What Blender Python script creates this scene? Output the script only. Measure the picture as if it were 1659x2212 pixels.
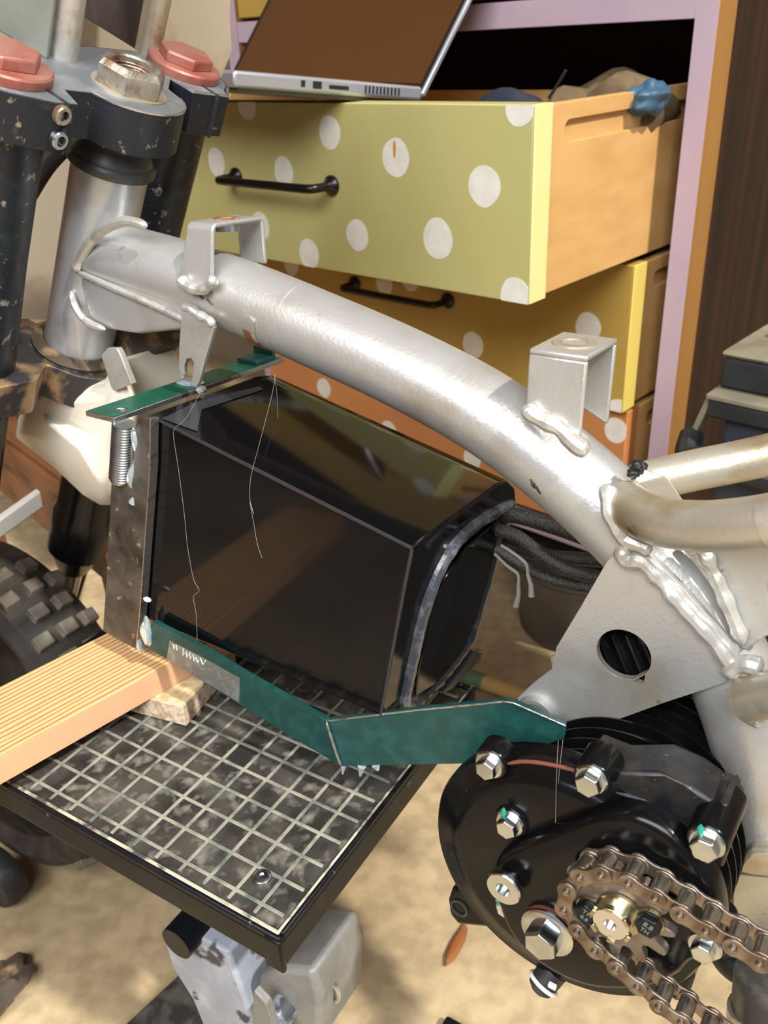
import bpy, bmesh, math, random
from mathutils import Vector, Matrix, noise
from mathutils.geometry import tessellate_polygon
random.seed(7)
for o in list(bpy.data.objects): bpy.data.objects.remove(o)
S = bpy.context.scene
COL = S.collection
Z = Vector((0, 0, 1))

# ------------------------------------------------------------------ camera
FPX, CX, CY = 1900.0, 829.5, 1106.0
PITCH, ROLL = math.radians(28.3), math.atan(0.0513)
CAM = Vector((0, 0, 0.85))
F = Vector((0, math.cos(PITCH), -math.sin(PITCH)))
_R0 = Vector((1, 0, 0)); _D0 = Vector((0, -math.sin(PITCH), -math.cos(PITCH)))
R = math.cos(ROLL) * _R0 + math.sin(ROLL) * _D0
D = -math.sin(ROLL) * _R0 + math.cos(ROLL) * _D0
cd = bpy.data.cameras.new('camera'); cam = bpy.data.objects.new('camera', cd); COL.objects.link(cam)
cd.sensor_fit = 'VERTICAL'; cd.sensor_height = 36.0; cd.lens = FPX / 2212 * 36.0
cd.clip_start = 0.02
cam.matrix_world = Matrix(((R.x, -D.x, -F.x, CAM.x), (R.y, -D.y, -F.y, CAM.y), (R.z, -D.z, -F.z, CAM.z), (0, 0, 0, 1)))
cd.dof.use_dof = True; cd.dof.focus_distance = 0.53; cd.dof.aperture_fstop = 13.0
S.camera = cam

# ------------------------------------------------------------------ light
S.view_settings.view_transform = 'Standard'; S.view_settings.look = 'None'
S.view_settings.gamma = 1.0; S.view_settings.use_curve_mapping = False
S.view_settings.exposure = 0.0
wd = bpy.data.worlds.new('garage_air'); S.world = wd; wd.use_nodes = True
bg = wd.node_tree.nodes['Background']; bg.inputs[0].default_value = (0.80, 0.86, 1.0, 1); bg.inputs[1].default_value = 0.32

def aim(o, d): o.rotation_euler = Vector(d).to_track_quat('-Z', 'Y').to_euler()
def azv(az, el): a, e = math.radians(az), math.radians(el); return Vector((math.sin(a) * math.cos(e), math.cos(a) * math.cos(e), math.sin(e)))
sl = bpy.data.lights.new('sun', 'SUN'); so = bpy.data.objects.new('sun', sl); COL.objects.link(so)
sl.energy = 4.2; sl.angle = math.radians(2.5); sl.color = (1.0, 0.95, 0.87)
aim(so, -azv(131, 50)); so.location = azv(131, 50) * 4
al = bpy.data.lights.new('garage_door_daylight', 'AREA'); ao = bpy.data.objects.new('garage_door_daylight', al); COL.objects.link(ao)
al.shape = 'RECTANGLE'; al.size = 1.8; al.size_y = 1.2; al.energy = 106; al.color = (0.96, 0.98, 1.0)
ao.location = azv(-158, 48) * 2.2 + Vector((0, .4, .5)); aim(ao, Vector((0, .55, .6)) - ao.location)

# ------------------------------------------------------------------ frames of reference
def ray(x, y): return F + (x - CX) / FPX * R + (y - CY) / FPX * D
def rot(az): a = math.radians(az); return Vector((math.sin(a), math.cos(a), 0))
# the bike: U forwards, V across (away from the viewer), W up along the bike, leaning a few degrees
BU = rot(-56); _vh = rot(34); _t = math.radians(4.5)
BV = _vh * math.cos(_t) - Z * math.sin(_t); BW = Z * math.cos(_t) + _vh * math.sin(_t)
def B(u, v, w): return CAM + (u * BU + v * BV + w * BW) / 1000
def bp(x, y, v):                      # where the bike's plane v (mm) is met
    r = ray(x, y); return CAM + r * (v / 1000 / r.dot(BV))
def uw(x, y, v):
    p = (bp(x, y, v) - CAM) * 1000; return p.dot(BU), p.dot(BW)
def on_plane(x, y, p0, n):
    r = ray(x, y); return CAM + r * ((p0 - CAM).dot(n) / r.dot(n))
def onz(x, y, z): r = ray(x, y); return CAM + r * ((z - CAM.z) / r.z)
# the dresser: E along its front to the left, N into its depth
DN = rot(43.5); DE = rot(-46.5)
def G(e, n, z): return CAM + (e * DE + n * DN) / 1000 + Z * z / 1000
def onn(x, y, n): r = ray(x, y); return CAM + r * (n / 1000 / r.dot(DN))
def en(x, y, n): p = (onn(x, y, n) - CAM) * 1000; return p.dot(DE), p.z
N0 = 760.6
# the lift table
PU = rot(-57); PV = rot(33)
ZP = 0.400
def T(u, v, z): return Vector((0, 0, ZP)) + (u * PU + v * PV) / 1000 + Z * z / 1000

# ------------------------------------------------------------------ materials
def rgb(h):
    h = h.lstrip('#'); c = [int(h[i:i + 2], 16) / 255 for i in (0, 2, 4)]
    return tuple(x / 12.92 if x <= .04045 else ((x + .055) / 1.055) ** 2.4 for x in c)
MATS = {}
def M(name, col, rough=.5, metal=0.0, col2=None, scale=30, lo=.45, hi=.65, bump=0.0, bscale=300, stretch=None,
      spots=None, coat=0.0, rvar=0.0, trans=0.0, alpha=None, spec=None):
    m = bpy.data.materials.new(name); m.use_nodes = True; nt = m.node_tree; L = nt.links
    b = nt.nodes['Principled BSDF']; b.inputs['Roughness'].default_value = rough; b.inputs['Metallic'].default_value = metal
    b.inputs['Coat Weight'].default_value = coat
    if spec is not None: b.inputs['Specular IOR Level'].default_value = spec
    b.inputs['Transmission Weight'].default_value = trans
    c = rgb(col); b.inputs['Base Color'].default_value = (*c, 1)
    tc = nt.nodes.new('ShaderNodeTexCoord'); src = tc.outputs['Object']
    if stretch:
        mp = nt.nodes.new('ShaderNodeMapping'); L.new(src, mp.inputs[0]); mp.inputs['Scale'].default_value = stretch[:3]
        if len(stretch) > 3: mp.inputs['Rotation'].default_value[2] = math.radians(stretch[3])
        src = mp.outputs[0]
    last = None
    def nz(sc, det=5, dist=0.0):
        n = nt.nodes.new('ShaderNodeTexNoise'); n.inputs['Scale'].default_value = sc; n.inputs['Detail'].default_value = det
        n.inputs['Distortion'].default_value = dist; L.new(src, n.inputs['Vector']); return n
    def mixin(prev, colr, sc, l, h, det=5):
        n = nz(sc, det, .3); r = nt.nodes.new('ShaderNodeValToRGB'); r.color_ramp.elements[0].position = l; r.color_ramp.elements[1].position = h
        L.new(n.outputs['Fac'], r.inputs[0])
        x = nt.nodes.new('ShaderNodeMix'); x.data_type = 'RGBA'; L.new(r.outputs[0], x.inputs[0])
        if prev is None: x.inputs[6].default_value = (*c, 1)
        else: L.new(prev, x.inputs[6])
        x.inputs[7].default_value = (*rgb(colr), 1); return x.outputs[2]
    if col2: last = mixin(last, col2, scale, lo, hi)
    for sp in (spots or []): last = mixin(last, *sp)
    if last is not None: L.new(last, b.inputs['Base Color'])
    if rvar:
        n = nz(scale * 1.7); mr = nt.nodes.new('ShaderNodeMapRange'); mr.inputs[3].default_value = max(.02, rough - rvar); mr.inputs[4].default_value = rough + rvar
        L.new(n.outputs['Fac'], mr.inputs[0]); L.new(mr.outputs[0], b.inputs['Roughness'])
    if bump:
        n = nz(bscale, 4); bn = nt.nodes.new('ShaderNodeBump'); bn.inputs['Strength'].default_value = bump; bn.inputs['Distance'].default_value = .001
        L.new(n.outputs['Fac'], bn.inputs['Height']); L.new(bn.outputs[0], b.inputs['Normal'])
    MATS[name] = m; return m

M('silver', '#bfbfbc', .37, .6, '#aca698', 22, .5, .75, bump=.2, bscale=420, rvar=.06, spots=[('#8a5a34', 55, .70, .76)])
M('silver_dirty', '#bdb7a6', .38, .62, '#a08c68', 30, .5, .72, bump=.2, bscale=380, spots=[('#5c4630', 60, .66, .74)])
M('silver_head', '#bfc3c9', .36, .5, '#a7a9ab', 30, .5, .7, bump=.12, bscale=400)
M('silver_weld', '#c8c7c1', .36, .6, '#b0a58e', 60, .55, .75, bump=.5, bscale=160)
M('bright_steel', '#d9dadb', .25, 1.0)
M('zinc', '#cdd3d6', .22, 1.0, '#b7bfc2', 80, .4, .7)
M('zinc_yellow', '#bcb48f', .28, 1.0, '#9c9670', 90, .45, .7)
M('rust_nut', '#b0aba0', .40, .8, '#84654a', 60, .46, .66, bump=.4, bscale=250)
M('rust', '#8a5c3a', .6, .5, '#b8b0a2', 90, .55, .7, bump=.3)
M('black_alu', '#1f232b', .45, .25, '#4a4a48', 60, .60, .78, bump=.25, bscale=350, spots=[('#8f8878', 150, .63, .74)])
M('black_alu_top', '#74787d', .5, .45, '#94979a', 40, .5, .7, bump=.25, bscale=350)  # paler grey for the clamp's top face
M('bare_edge', '#d4d5d6', .28, .95)
M('red_cap', '#ab7468', .42, .4, '#9e5a4d', 40, .45, .65, bump=.1)
M('rubber', '#232323', .55, 0, '#3b3936', 60, .5, .7, bump=.2)
M('rubber_seal', '#3a3b3c', .42, 0, '#4a4a49', 60, .5, .7, bump=.1)
M('cream_plastic', '#d6d0bf', .38, 0, '#cdc2a8', 16, .5, .8)
M('cream_stained', '#ddd0bb', .5, 0, '#c3a987', 26, .55, .75)
M('grey_panel', '#8d9186', .45, .3, '#767a70', 14, .4, .7)
M('dark_brown', '#4a3f38', .6, 0, '#2f2824', 40, .4, .7, stretch=(1, 1, .2), bump=.3)
M('muddy', '#463c31', .7, .1, '#8b7456', 55, .52, .66, bump=.5, bscale=220)
M('lower_clamp', '#3a3a3c', .45, .5, '#9c8262', 38, .50, .64, bump=.3, spots=[('#7e7f82', 80, .66, .72)])
M('battery', '#0a0a0c', .07, 0, '#0b0b0d', 12, .4, .7, spec=.30, spots=[('#2a2a2c', 420, .74, .80)])
M('battery_edge', '#2a2b30', .25, 0, coat=.3)
M('bead', '#3b3e45', .24, 0, '#62666f', 120, .5, .7, bump=.7, bscale=120, coat=.4)
M('cable', '#161513', .55, 0, '#3d392f', 900, .5, .66, bump=.8, bscale=900)
M('grey_wire', '#77756f', .5)
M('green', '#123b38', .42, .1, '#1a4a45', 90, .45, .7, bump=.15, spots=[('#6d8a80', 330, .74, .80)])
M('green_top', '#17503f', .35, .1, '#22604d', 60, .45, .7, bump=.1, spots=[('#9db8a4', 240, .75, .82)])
M('cut_steel', '#c3c2c4', .32, .95, '#9a9286', 90, .5, .7, bump=.4, bscale=300, stretch=(1, 1, 3))
M('mill_steel', '#6f6a64', .42, .7, '#3d3733', 28, .42, .62, bump=.25, spots=[('#b3aca2', 130, .62, .74)])
M('tape', '#8d9490', .36, .75, '#a9aeaa', 160, .5, .7, bump=.4, bscale=400)
M('scribble', '#e9ebea', .5)
M('glue', '#c4d2d4', .15, 0, coat=.5, trans=.55)
M('thread', '#b8b8b4', .3)
M('pad', '#262421', .5, 0, '#45423c', 26, .40, .62, bump=.6, bscale=130, spots=[('#8b887e', 80, .52, .82), ('#5c564b', 22, .55, .80)])
M('rib', '#8f8b7d', .55, 0, '#565d57', 50, .42, .66, bump=.5, bscale=250)
M('tray', '#101115', .34, 0, '#1b1b1d', 30, .5, .7, bump=.12, spec=.16, spots=[('#77766e', 90, .70, .78)])
M('tray_lip', '#b9b29b', .5, .1, '#4a4a46', 60, .50, .62)
M('powder_grey', '#9298a2', .55, .1, '#a9afb8', 40, .4, .7, bump=.2, spots=[('#3c3e46', 30, .58, .62)])
M('jack_grey', '#757572', .5, .2, '#8b8a85', 30, .4, .7, bump=.2)
M('jack_dark', '#3c3b39', .55, .3, '#6e6a60', 40, .5, .7, bump=.3)
M('motor', '#0b0b0c', .2, 0, '#121213', 30, .5, .7, spec=.24, bump=.05, spots=[('#6b6660', 520, .76, .82)])
M('motor_dusty', '#16161a', .45, .1, '#2e2b28', 60, .45, .7, bump=.2, spots=[('#8d8474', 420, .68, .76)])
M('gasket', '#6e3a2c', .6)
M('chain', '#92867b', .34, .85, '#6f5f50', 90, .44, .64, bump=.2, bscale=300)
M('roller', '#a89f92', .28, .95, '#7d7062', 80, .5, .7)
M('sprocket', '#857b72', .40, .7, '#6b5c4e', 60, .45, .66, bump=.15)
M('black_bolt', '#22252b', .35, .7)
M('etch', '#8f969c', .4, .6)
M('white_tie', '#f0efec', .4)
M('teal_paint', '#1f8a74', .4)
M('pine_side', '#d6a57f', .55, 0, '#cb9870', 14, .45, .7, bump=.1)
M('chipboard', '#c9b58f', .7, 0, '#ab9467', 130, .45, .62, bump=.6, bscale=300)
M('chipboard_edge', '#cdb9a2', .8, 0, '#a58d70', 160, .45, .62, bump=1.0, bscale=260)
M('drawer_green', '#b6b075', .42, 0, '#b1aa6d', 6, .4, .7)
M('drawer_green_sunlit', '#d6d491', .45)  # same green paint, sunlight on the drawer end put into the colour
M('drawer_yellow', '#b3954a', .42, 0, '#aa8a40', 6, .4, .7)
M('drawer_yellow_sunlit', '#d8c163', .45)  # yellow paint made paler for the sun on the drawer end
M('drawer_orange', '#c3824f', .45, 0, '#ba7a49', 6, .4, .7)
M('dot', '#e0ddd2', .45, 0, '#d5d1c4', 60, .4, .7)
M('dot_stain', '#c8792f', .5)
M('handle_black', '#121011', .28, .2)
M('purple', '#b9a3af', .5, 0, '#b29aa8', 8, .4, .7)
M('amber_wood', '#9a6f38', .5, 0, '#825a2a', 14, .4, .7, stretch=(1, 1, .1), bump=.1)
M('dark_wood', '#341b0c', .42, 0, '#1c0e06', 16, .4, .65, stretch=(3, 3, .12), bump=.1)
M('inside_wood', '#4c2f17', .7, 0, '#3a2412', 14, .4, .7)
M('beech', '#d0a468', .5, 0, '#c3955a', 10, .42, .7, bump=.06, stretch=(1, 1, 3))
M('laptop_alu', '#c6cad4', .3, .7)
M('screen_reflection', '#4f3219', .3, 0, spec=.8)  # screen is off; brown reflection of the room put into its base colour
M('laptop_bezel', '#221d1b', .4)
M('port', '#1b1d22', .5)
M('laptop_base', '#6b6a5c', .5)
M('case_black', '#1f2124', .5, 0, '#2a2c2e', 30, .4, .7, bump=.1)
M('case_blue', '#2b323c', .5, 0, '#343b45', 20, .4, .7)
M('case_lit_pale', '#6f6a5a', .6, 0, '#8a836c', 30, .4, .7)  # black plastic with the light on its top surfaces painted pale
M('cloth', '#6d5a3f', .9, 0, '#4b3d2a', 30, .4, .7)
M('navy', '#1d2433', .6)
M('blue_bit', '#35586f', .5)
M('brown_boards', '#8a5a39', .5, 0, '#54301c', 9, .42, .65, stretch=(1, 1, 4))
M('white_strip', '#e3ded3', .5)
M('pole_yellow', '#c5a96a', .5)
M('pole_green', '#5b7f5d', .5)
M('tub_shade_grey', '#5e564d', .6, 0, '#4b443c', 10, .4, .7)  # dark shade of the floor put into the tub's colour
M('tyre', '#26231f', .75, 0, '#3b342c', 40, .45, .65, bump=.4)
M('knob', '#5d564d', .7, 0, '#736a5e', 70, .45, .65, bump=.3)
M('chrome', '#d8d8d8', .1, 1.0)
M('fork_black', '#111113', .22, .2, '#2a2520', 30, .55, .75, spots=[('#6e6047', 40, .68, .78)])
M('fork_upper', '#1d2129', .42, .2, '#2c3039', 60, .5, .7, bump=.2, spots=[('#8e8b86', 150, .62, .72)])
M('leaf', '#8a5327', .7)

def floor_mat():
    m = bpy.data.materials.new('concrete'); m.use_nodes = True; nt = m.node_tree; L = nt.links; b = nt.nodes['Principled BSDF']
    b.inputs['Roughness'].default_value = .75
    tc = nt.nodes.new('ShaderNodeTexCoord'); n1 = nt.nodes.new('ShaderNodeTexNoise'); n1.inputs['Scale'].default_value = 3.2; n1.inputs['Detail'].default_value = 8
    n2 = nt.nodes.new('ShaderNodeTexNoise'); n2.inputs['Scale'].default_value = 45; n2.inputs['Detail'].default_value = 6
    wv = nt.nodes.new('ShaderNodeTexWave'); wv.inputs['Scale'].default_value = 9; wv.inputs['Distortion'].default_value = 7; wv.inputs['Detail'].default_value = 4; wv.inputs['Detail Scale'].default_value = 2.5
    mp = nt.nodes.new('ShaderNodeMapping'); mp.inputs['Rotation'].default_value[2] = math.radians(75)
    for n in (n1, n2): L.new(tc.outputs['Object'], n.inputs['Vector'])
    L.new(tc.outputs['Object'], mp.inputs[0]); L.new(mp.outputs[0], wv.inputs['Vector'])
    r = nt.nodes.new('ShaderNodeValToRGB'); r.color_ramp.elements[0].position = .32; r.color_ramp.elements[1].position = .68
    r.color_ramp.elements[0].color = (*rgb('#a08b69'), 1); r.color_ramp.elements[1].color = (*rgb('#cbb690'), 1); L.new(n1.outputs[0], r.inputs[0])
    r2 = nt.nodes.new('ShaderNodeValToRGB'); r2.color_ramp.elements[0].position = .38; r2.color_ramp.elements[1].position = .6
    r2.color_ramp.elements[0].color = (.62, .6, .57, 1); r2.color_ramp.elements[1].color = (1, 1, 1, 1); L.new(n2.outputs[0], r2.inputs[0])
    x = nt.nodes.new('ShaderNodeMix'); x.data_type = 'RGBA'; x.blend_type = 'MULTIPLY'; x.inputs[0].default_value = .55
    L.new(r.outputs[0], x.inputs[6]); L.new(r2.outputs[0], x.inputs[7]); L.new(x.outputs[2], b.inputs['Base Color'])
    ad = nt.nodes.new('ShaderNodeMath'); ad.operation = 'ADD'; L.new(n2.outputs[0], ad.inputs[0]); L.new(wv.outputs['Fac'], ad.inputs[1])
    bn = nt.nodes.new('ShaderNodeBump'); bn.inputs['Strength'].default_value = .25; bn.inputs['Distance'].default_value = .002
    L.new(ad.outputs[0], bn.inputs['Height']); L.new(bn.outputs[0], b.inputs['Normal']); MATS['concrete'] = m
floor_mat()
def pine_mat():
    m = bpy.data.materials.new('pine'); m.use_nodes = True; nt = m.node_tree; L = nt.links; b = nt.nodes['Principled BSDF']; b.inputs['Roughness'].default_value = .5
    tc = nt.nodes.new('ShaderNodeTexCoord'); mp = nt.nodes.new('ShaderNodeMapping'); L.new(tc.outputs['UV'], mp.inputs[0]); mp.inputs['Scale'].default_value = (1, 1, 1)
    wv = nt.nodes.new('ShaderNodeTexWave'); wv.bands_direction = 'Y'; wv.inputs['Scale'].default_value = 70; wv.inputs['Distortion'].default_value = 3.5; wv.inputs['Detail'].default_value = 4; wv.inputs['Detail Scale'].default_value = 1.3
    L.new(mp.outputs[0], wv.inputs['Vector'])
    r = nt.nodes.new('ShaderNodeValToRGB'); cr = r.color_ramp; cr.elements[0].position = .1; cr.elements[0].color = (*rgb('#a8794b'), 1); cr.elements[1].position = .5; cr.elements[1].color = (*rgb('#d3ac7a'), 1)
    L.new(wv.outputs['Fac'], r.inputs[0]); L.new(r.outputs[0], b.inputs['Base Color'])
    bn = nt.nodes.new('ShaderNodeBump'); bn.inputs['Strength'].default_value = .4; bn.inputs['Distance'].default_value = .0008; L.new(wv.outputs['Fac'], bn.inputs['Height']); L.new(bn.outputs[0], b.inputs['Normal'])
    MATS['pine'] = m
pine_mat()

# ------------------------------------------------------------------ mesh helpers (world metres)
class MB:
    def __init__(s): s.v = []; s.f = []; s.uv = None
    def add(s, vs, fs):
        k = len(s.v); s.v += [Vector(p) for p in vs]; s.f += [tuple(i + k for i in f) for f in fs]; return s
    def box(s, o, a, b, c):      # corner o, three edge vectors
        P = [o, o + a, o + a + b, o + b]; P += [p + c for p in P]
        fl = a.cross(b).dot(c) > 0
        fs = [(3, 2, 1, 0), (4, 5, 6, 7), (0, 1, 5, 4), (1, 2, 6, 5), (2, 3, 7, 6), (3, 0, 4, 7)]
        return s.add(P, fs if fl else [f[::-1] for f in fs])
    def prism(s, poly, ext, holes=(), top=None):
        loops = [list(map(Vector, poly))] + [list(map(Vector, h)) for h in holes]
        tri = tessellate_polygon(loops); flat = [p for l in loops for p in l]; n = len(flat)
        tops = [p + ext for p in flat] if top is None else list(map(Vector, top))
        nrm = Vector()
        l = loops[0]
        for i in range(len(l)): nrm += l[i].cross(l[(i + 1) % len(l)])
        fs = []
        for t in tri:
            a, b, c = (flat[i] for i in t); tn = (b - a).cross(c - a)
            t2 = t if tn.dot(ext) < 0 else t[::-1]
            fs.append(tuple(t2)); fs.append(tuple(i + n for i in t2[::-1]))
        k = 0
        for li, lo in enumerate(loops):
            m = len(lo); nr = Vector()
            for i in range(m): nr += (lo[i] - lo[0]).cross(lo[(i + 1) % m] - lo[0])
            fl = (nr.dot(ext) > 0) == (li == 0)
            for i in range(m):
                q = (k + i, k + (i + 1) % m, k + (i + 1) % m + n, k + i + n); fs.append(q if fl else q[::-1])
            k += m
        return s.add(flat + tops, fs)
    def tube(s, path, rad, seg=16, caps=True, closed=False, sx=None):
        P = [Vector(p) for p in path]; n = len(P); rr = rad if hasattr(rad, '__len__') else [rad] * n
        vs = []; fs = []; nx = None
        for i in range(n):
            if closed: t = P[(i + 1) % n] - P[i - 1]
            else: t = P[min(i + 1, n - 1)] - P[max(i - 1, 0)]
            t.normalize()
            if nx is None:
                nx = (sx.copy() if sx else (Z if abs(t.z) < .9 else Vector((1, 0, 0)))); 
            nx = (nx - t * nx.dot(t)).normalized(); ny = t.cross(nx)
            for j in range(seg):
                a = 2 * math.pi * j / seg; vs.append(P[i] + (nx * math.cos(a) + ny * math.sin(a)) * rr[i])
        for i in range(n if closed else n - 1):
            for j in range(seg):
                a = i * seg + j; b2 = i * seg + (j + 1) % seg; i2 = (i + 1) % n
                fs.append((a, b2, i2 * seg + (j + 1) % seg, i2 * seg + j))
        if caps and not closed:
            fs.append(tuple(range(seg))[::-1]); fs.append(tuple(range((n - 1) * seg, n * seg)))
        return s.add(vs, fs)
    def lathe(s, o, ax, prof, seg=32, ref=None, a0=0.0):   # prof: (radius, height) bottom to top
        ax = ax.normalized(); x = ref if ref else (Z if abs(ax.z) < .9 else Vector((1, 0, 0)))
        x = (x - ax * x.dot(ax)).normalized(); y = ax.cross(x); vs = []; fs = []
        for r, h in prof:
            for j in range(seg):
                a = a0 + 2 * math.pi * j / seg; vs.append(o + ax * h + (x * math.cos(a) + y * math.sin(a)) * r)
        for i in range(len(prof) - 1):
            for j in range(seg):
                a = i * seg + j; b2 = i * seg + (j + 1) % seg; fs.append((a, b2, b2 + seg, a + seg))
        if prof[0][0] > 1e-6: fs.append(tuple(range(seg))[::-1])
        if prof[-1][0] > 1e-6: fs.append(tuple(range((len(prof) - 1) * seg, len(prof) * seg)))
        return s.add(vs, fs)
    def blob(s, o, rx, ry, rz, jit=0.0, seed=0, sub=2):
        bm = bmesh.new(); bmesh.ops.create_icosphere(bm, subdivisions=sub, radius=1)
        vs = []
        for v in bm.verts:
            c = v.co * (1 + jit * noise.noise(v.co * 1.7 + Vector((seed * 7.3, seed, 0)))); vs.append(o + rx * c.x + ry * c.y + rz * c.z)
        fs = [tuple(w.index for w in f.verts) for f in bm.faces]; bm.free(); return s.add(vs, fs)

def bead(path, r, amp=.25, seg=10, seed=0):     # lumpy weld or sealant run
    m = MB(); P = smooth(path, 6); D_ = [0.0]
    for i in range(1, len(P)): D_.append(D_[-1] + (P[i] - P[i - 1]).length)
    rr = [r * (1 + amp * noise.noise(Vector((d / r * .45, seed, 0))) + amp * .18 * math.sin(d / r * 2.2)) for d in D_]
    for k_, f_ in enumerate((.15, .6, .85)): rr[k_] *= f_; rr[-1 - k_] *= f_
    return m.tube(P, rr, seg)
def smooth(pts, k=8):
    P = [Vector(p) for p in pts]; out = []
    for i in range(len(P) - 1):
        a, b, c, d = P[max(i - 1, 0)], P[i], P[i + 1], P[min(i + 2, len(P) - 1)]
        for j in range(k):
            t = j / k; out.append(.5 * ((2 * b) + (c - a) * t + (2 * a - 5 * b + 4 * c - d) * t * t + (3 * b - a - 3 * c + d) * t ** 3))
    return out + [P[-1]]

def build(name, mb, mat, parent=None, bevel=0.0, seg=2, flat=False, angle=34, origin=None):
    me = bpy.data.meshes.new(name)
    if parent is not None: org = root_loc(parent)
    elif origin is not None: org = Vector(origin)
    else:
        lo = [min(v[i] for v in mb.v) for i in range(3)]; hi = [max(v[i] for v in mb.v) for i in range(3)]
        org = Vector(((lo[0] + hi[0]) / 2, (lo[1] + hi[1]) / 2, lo[2]))
    me.from_pydata([v - org for v in mb.v], [], mb.f); me.validate(); me.update()
    if mb.uv:
        ul = me.uv_layers.new(name='UVMap')
        for lp in me.loops: ul.data[lp.index].uv = mb.uv[lp.vertex_index]
    if not flat:
        for p in me.polygons: p.use_smooth = True
        me.set_sharp_from_angle(angle=math.radians(angle))
    me.materials.append(MATS[mat])
    o = bpy.data.objects.new(name, me); COL.objects.link(o)
    if parent is not None: o.parent = parent
    else: o.location = org
    if bevel:
        b = o.modifiers.new('bevel', 'BEVEL'); b.width = bevel; b.segments = seg; b.limit_method = 'ANGLE'; b.angle_limit = math.radians(34); b.harden_normals = False
    return o
def root_loc(o):
    l = Vector(o.location)
    while o.parent: o = o.parent; l += Vector(o.location)
    return l
def thing(name, label, cat, loc, group=None):
    o = bpy.data.objects.new(name, None); o.empty_display_size = .02; COL.objects.link(o); o.location = loc
    o['label'] = label; o['category'] = cat
    if group: o['group'] = group
    return o
def tag(o, label, cat, group=None):
    o['label'] = label; o['category'] = cat
    if group: o['group'] = group
    return o
def struct(o): o['kind'] = 'structure'; return o
def lab(o, l): o['label'] = l; return o
def inst(src, name, parent, mw):               # another object on the same mesh, placed by a world matrix
    o = src.copy(); o.name = name; COL.objects.link(o); o.parent = parent
    o.matrix_parent_inverse = Matrix(); o.matrix_local = Matrix.Translation(-root_loc(parent)) @ mw; return o
def basis(o, x, y, z): return Matrix(((x.x, y.x, z.x, o.x), (x.y, y.y, z.y, o.y), (x.z, y.z, z.z, o.z), (0, 0, 0, 1)))
def hexhead(o, ax, r, h, ref=None, a0=0.2): # chamfered hexagon
    return MB().lathe(o, ax, [(r, 0), (r, h * .82), (r * .9, h), (r * .62, h * 1.0)], 6, ref, a0)
def text_mesh(body, size, o, x, y, z, name, mat, parent, depth=.0001):
    cu = bpy.data.curves.new(name, 'FONT'); cu.body = body; cu.size = size; cu.extrude = depth; cu.align_x = 'CENTER'; cu.align_y = 'CENTER'
    t = bpy.data.objects.new(name, cu); COL.objects.link(t); bpy.context.view_layer.update()
    me = bpy.data.meshes.new_from_object(t.evaluated_get(bpy.context.evaluated_depsgraph_get())); bpy.data.objects.remove(t)
    me.name = name; me.transform(basis(o - root_loc(parent), x, y, z)); me.materials.clear(); me.materials.append(MATS[mat])
    ob = bpy.data.objects.new(name, me); COL.objects.link(ob); ob.parent = parent; return ob

# ================================================================== THE SETTING
m = MB().box(Vector((-3.5, -2.0, -.05)), Vector((7, 0, 0)), Vector((0, 6, 0)), Vector((0, 0, .05))); struct(build('floor', m, 'concrete'))
WB = 1560
M('plaster', '#8d7f6c', .8, 0, '#7d705e', 4, .4, .7, bump=.2, bscale=60)
M('panelling', '#8a5c33', .6, 0, '#6d4524', 6, .4, .7, stretch=(2, 2, .3), bump=.1)
m = MB().box(G(-1800, WB, -850), DE * 5.2, DN * .1, Z * 2.6); struct(build('wall_back', m, 'plaster'))

m = MB().box(Vector((-2.2, -1.4, 0)), Vector((-.1, 0, 0)), Vector((0, 4.7, 0)), Z * 2.4); struct(build('wall_left', m, 'panelling'))
m = MB().prism([Vector((x, y, 2.4)) for x, y in ((-2.3, -1.7), (1.0, -1.7), (1.0, -.8), (.2, -.8), (.2, 3.3), (-2.3, 3.3))], Z * .08); struct(build('shade_ceiling', m, 'panelling'))  # unseen; outline shaped to shade the left wall and floor, sun passes beside

# ================================================================== DRESSER
ZF = -850
n1 = N0 + 262
dr = thing('dresser', 'old wooden dresser with purple painted frame and dark brown side panel', 'dresser', G(860, n1 + 200, ZF))
def gbox(e0, e1, na, nb, z0, z1): return MB().box(G(e0, na, z0), DE * (e1 - e0) / 1000, DN * (nb - na) / 1000, Z * (z1 - z0) / 1000)
for e0, e1 in ((450, 475), (1236, 1262)):
    p = build('post', gbox(e0, e1, n1, n1 + 46, ZF, 300), 'amber_wood', dr, .001)
    lab(build('painted_face', gbox(e0, e1, n1 - 1.5, n1, ZF, 300), 'purple', p), 'purple painted front of the post')
for z0, z1 in ((3, 32), (-690, -655)):
    build('rail', gbox(475, 1236, n1, n1 + 20, z0, z1), 'purple', dr, .001)
build('side_panel', gbox(456, 472, n1 + 46, n1 + 440, ZF + 60, 300), 'dark_wood', dr)
build('side_panel', gbox(1238, 1254, n1 + 46, n1 + 440, ZF + 60, 300), 'amber_wood', dr)
build('back_panel', gbox(472, 1238, n1 + 425, n1 + 435, -690, 300), 'inside_wood', dr)
build('bottom_panel', gbox(475, 1236, n1 + 20, n1 + 425, -690, -680), 'inside_wood', dr)
build('top_panel', gbox(440, 1272, n1 - 10, n1 + 445, 300, 322), 'dark_wood', dr, .002)

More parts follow.
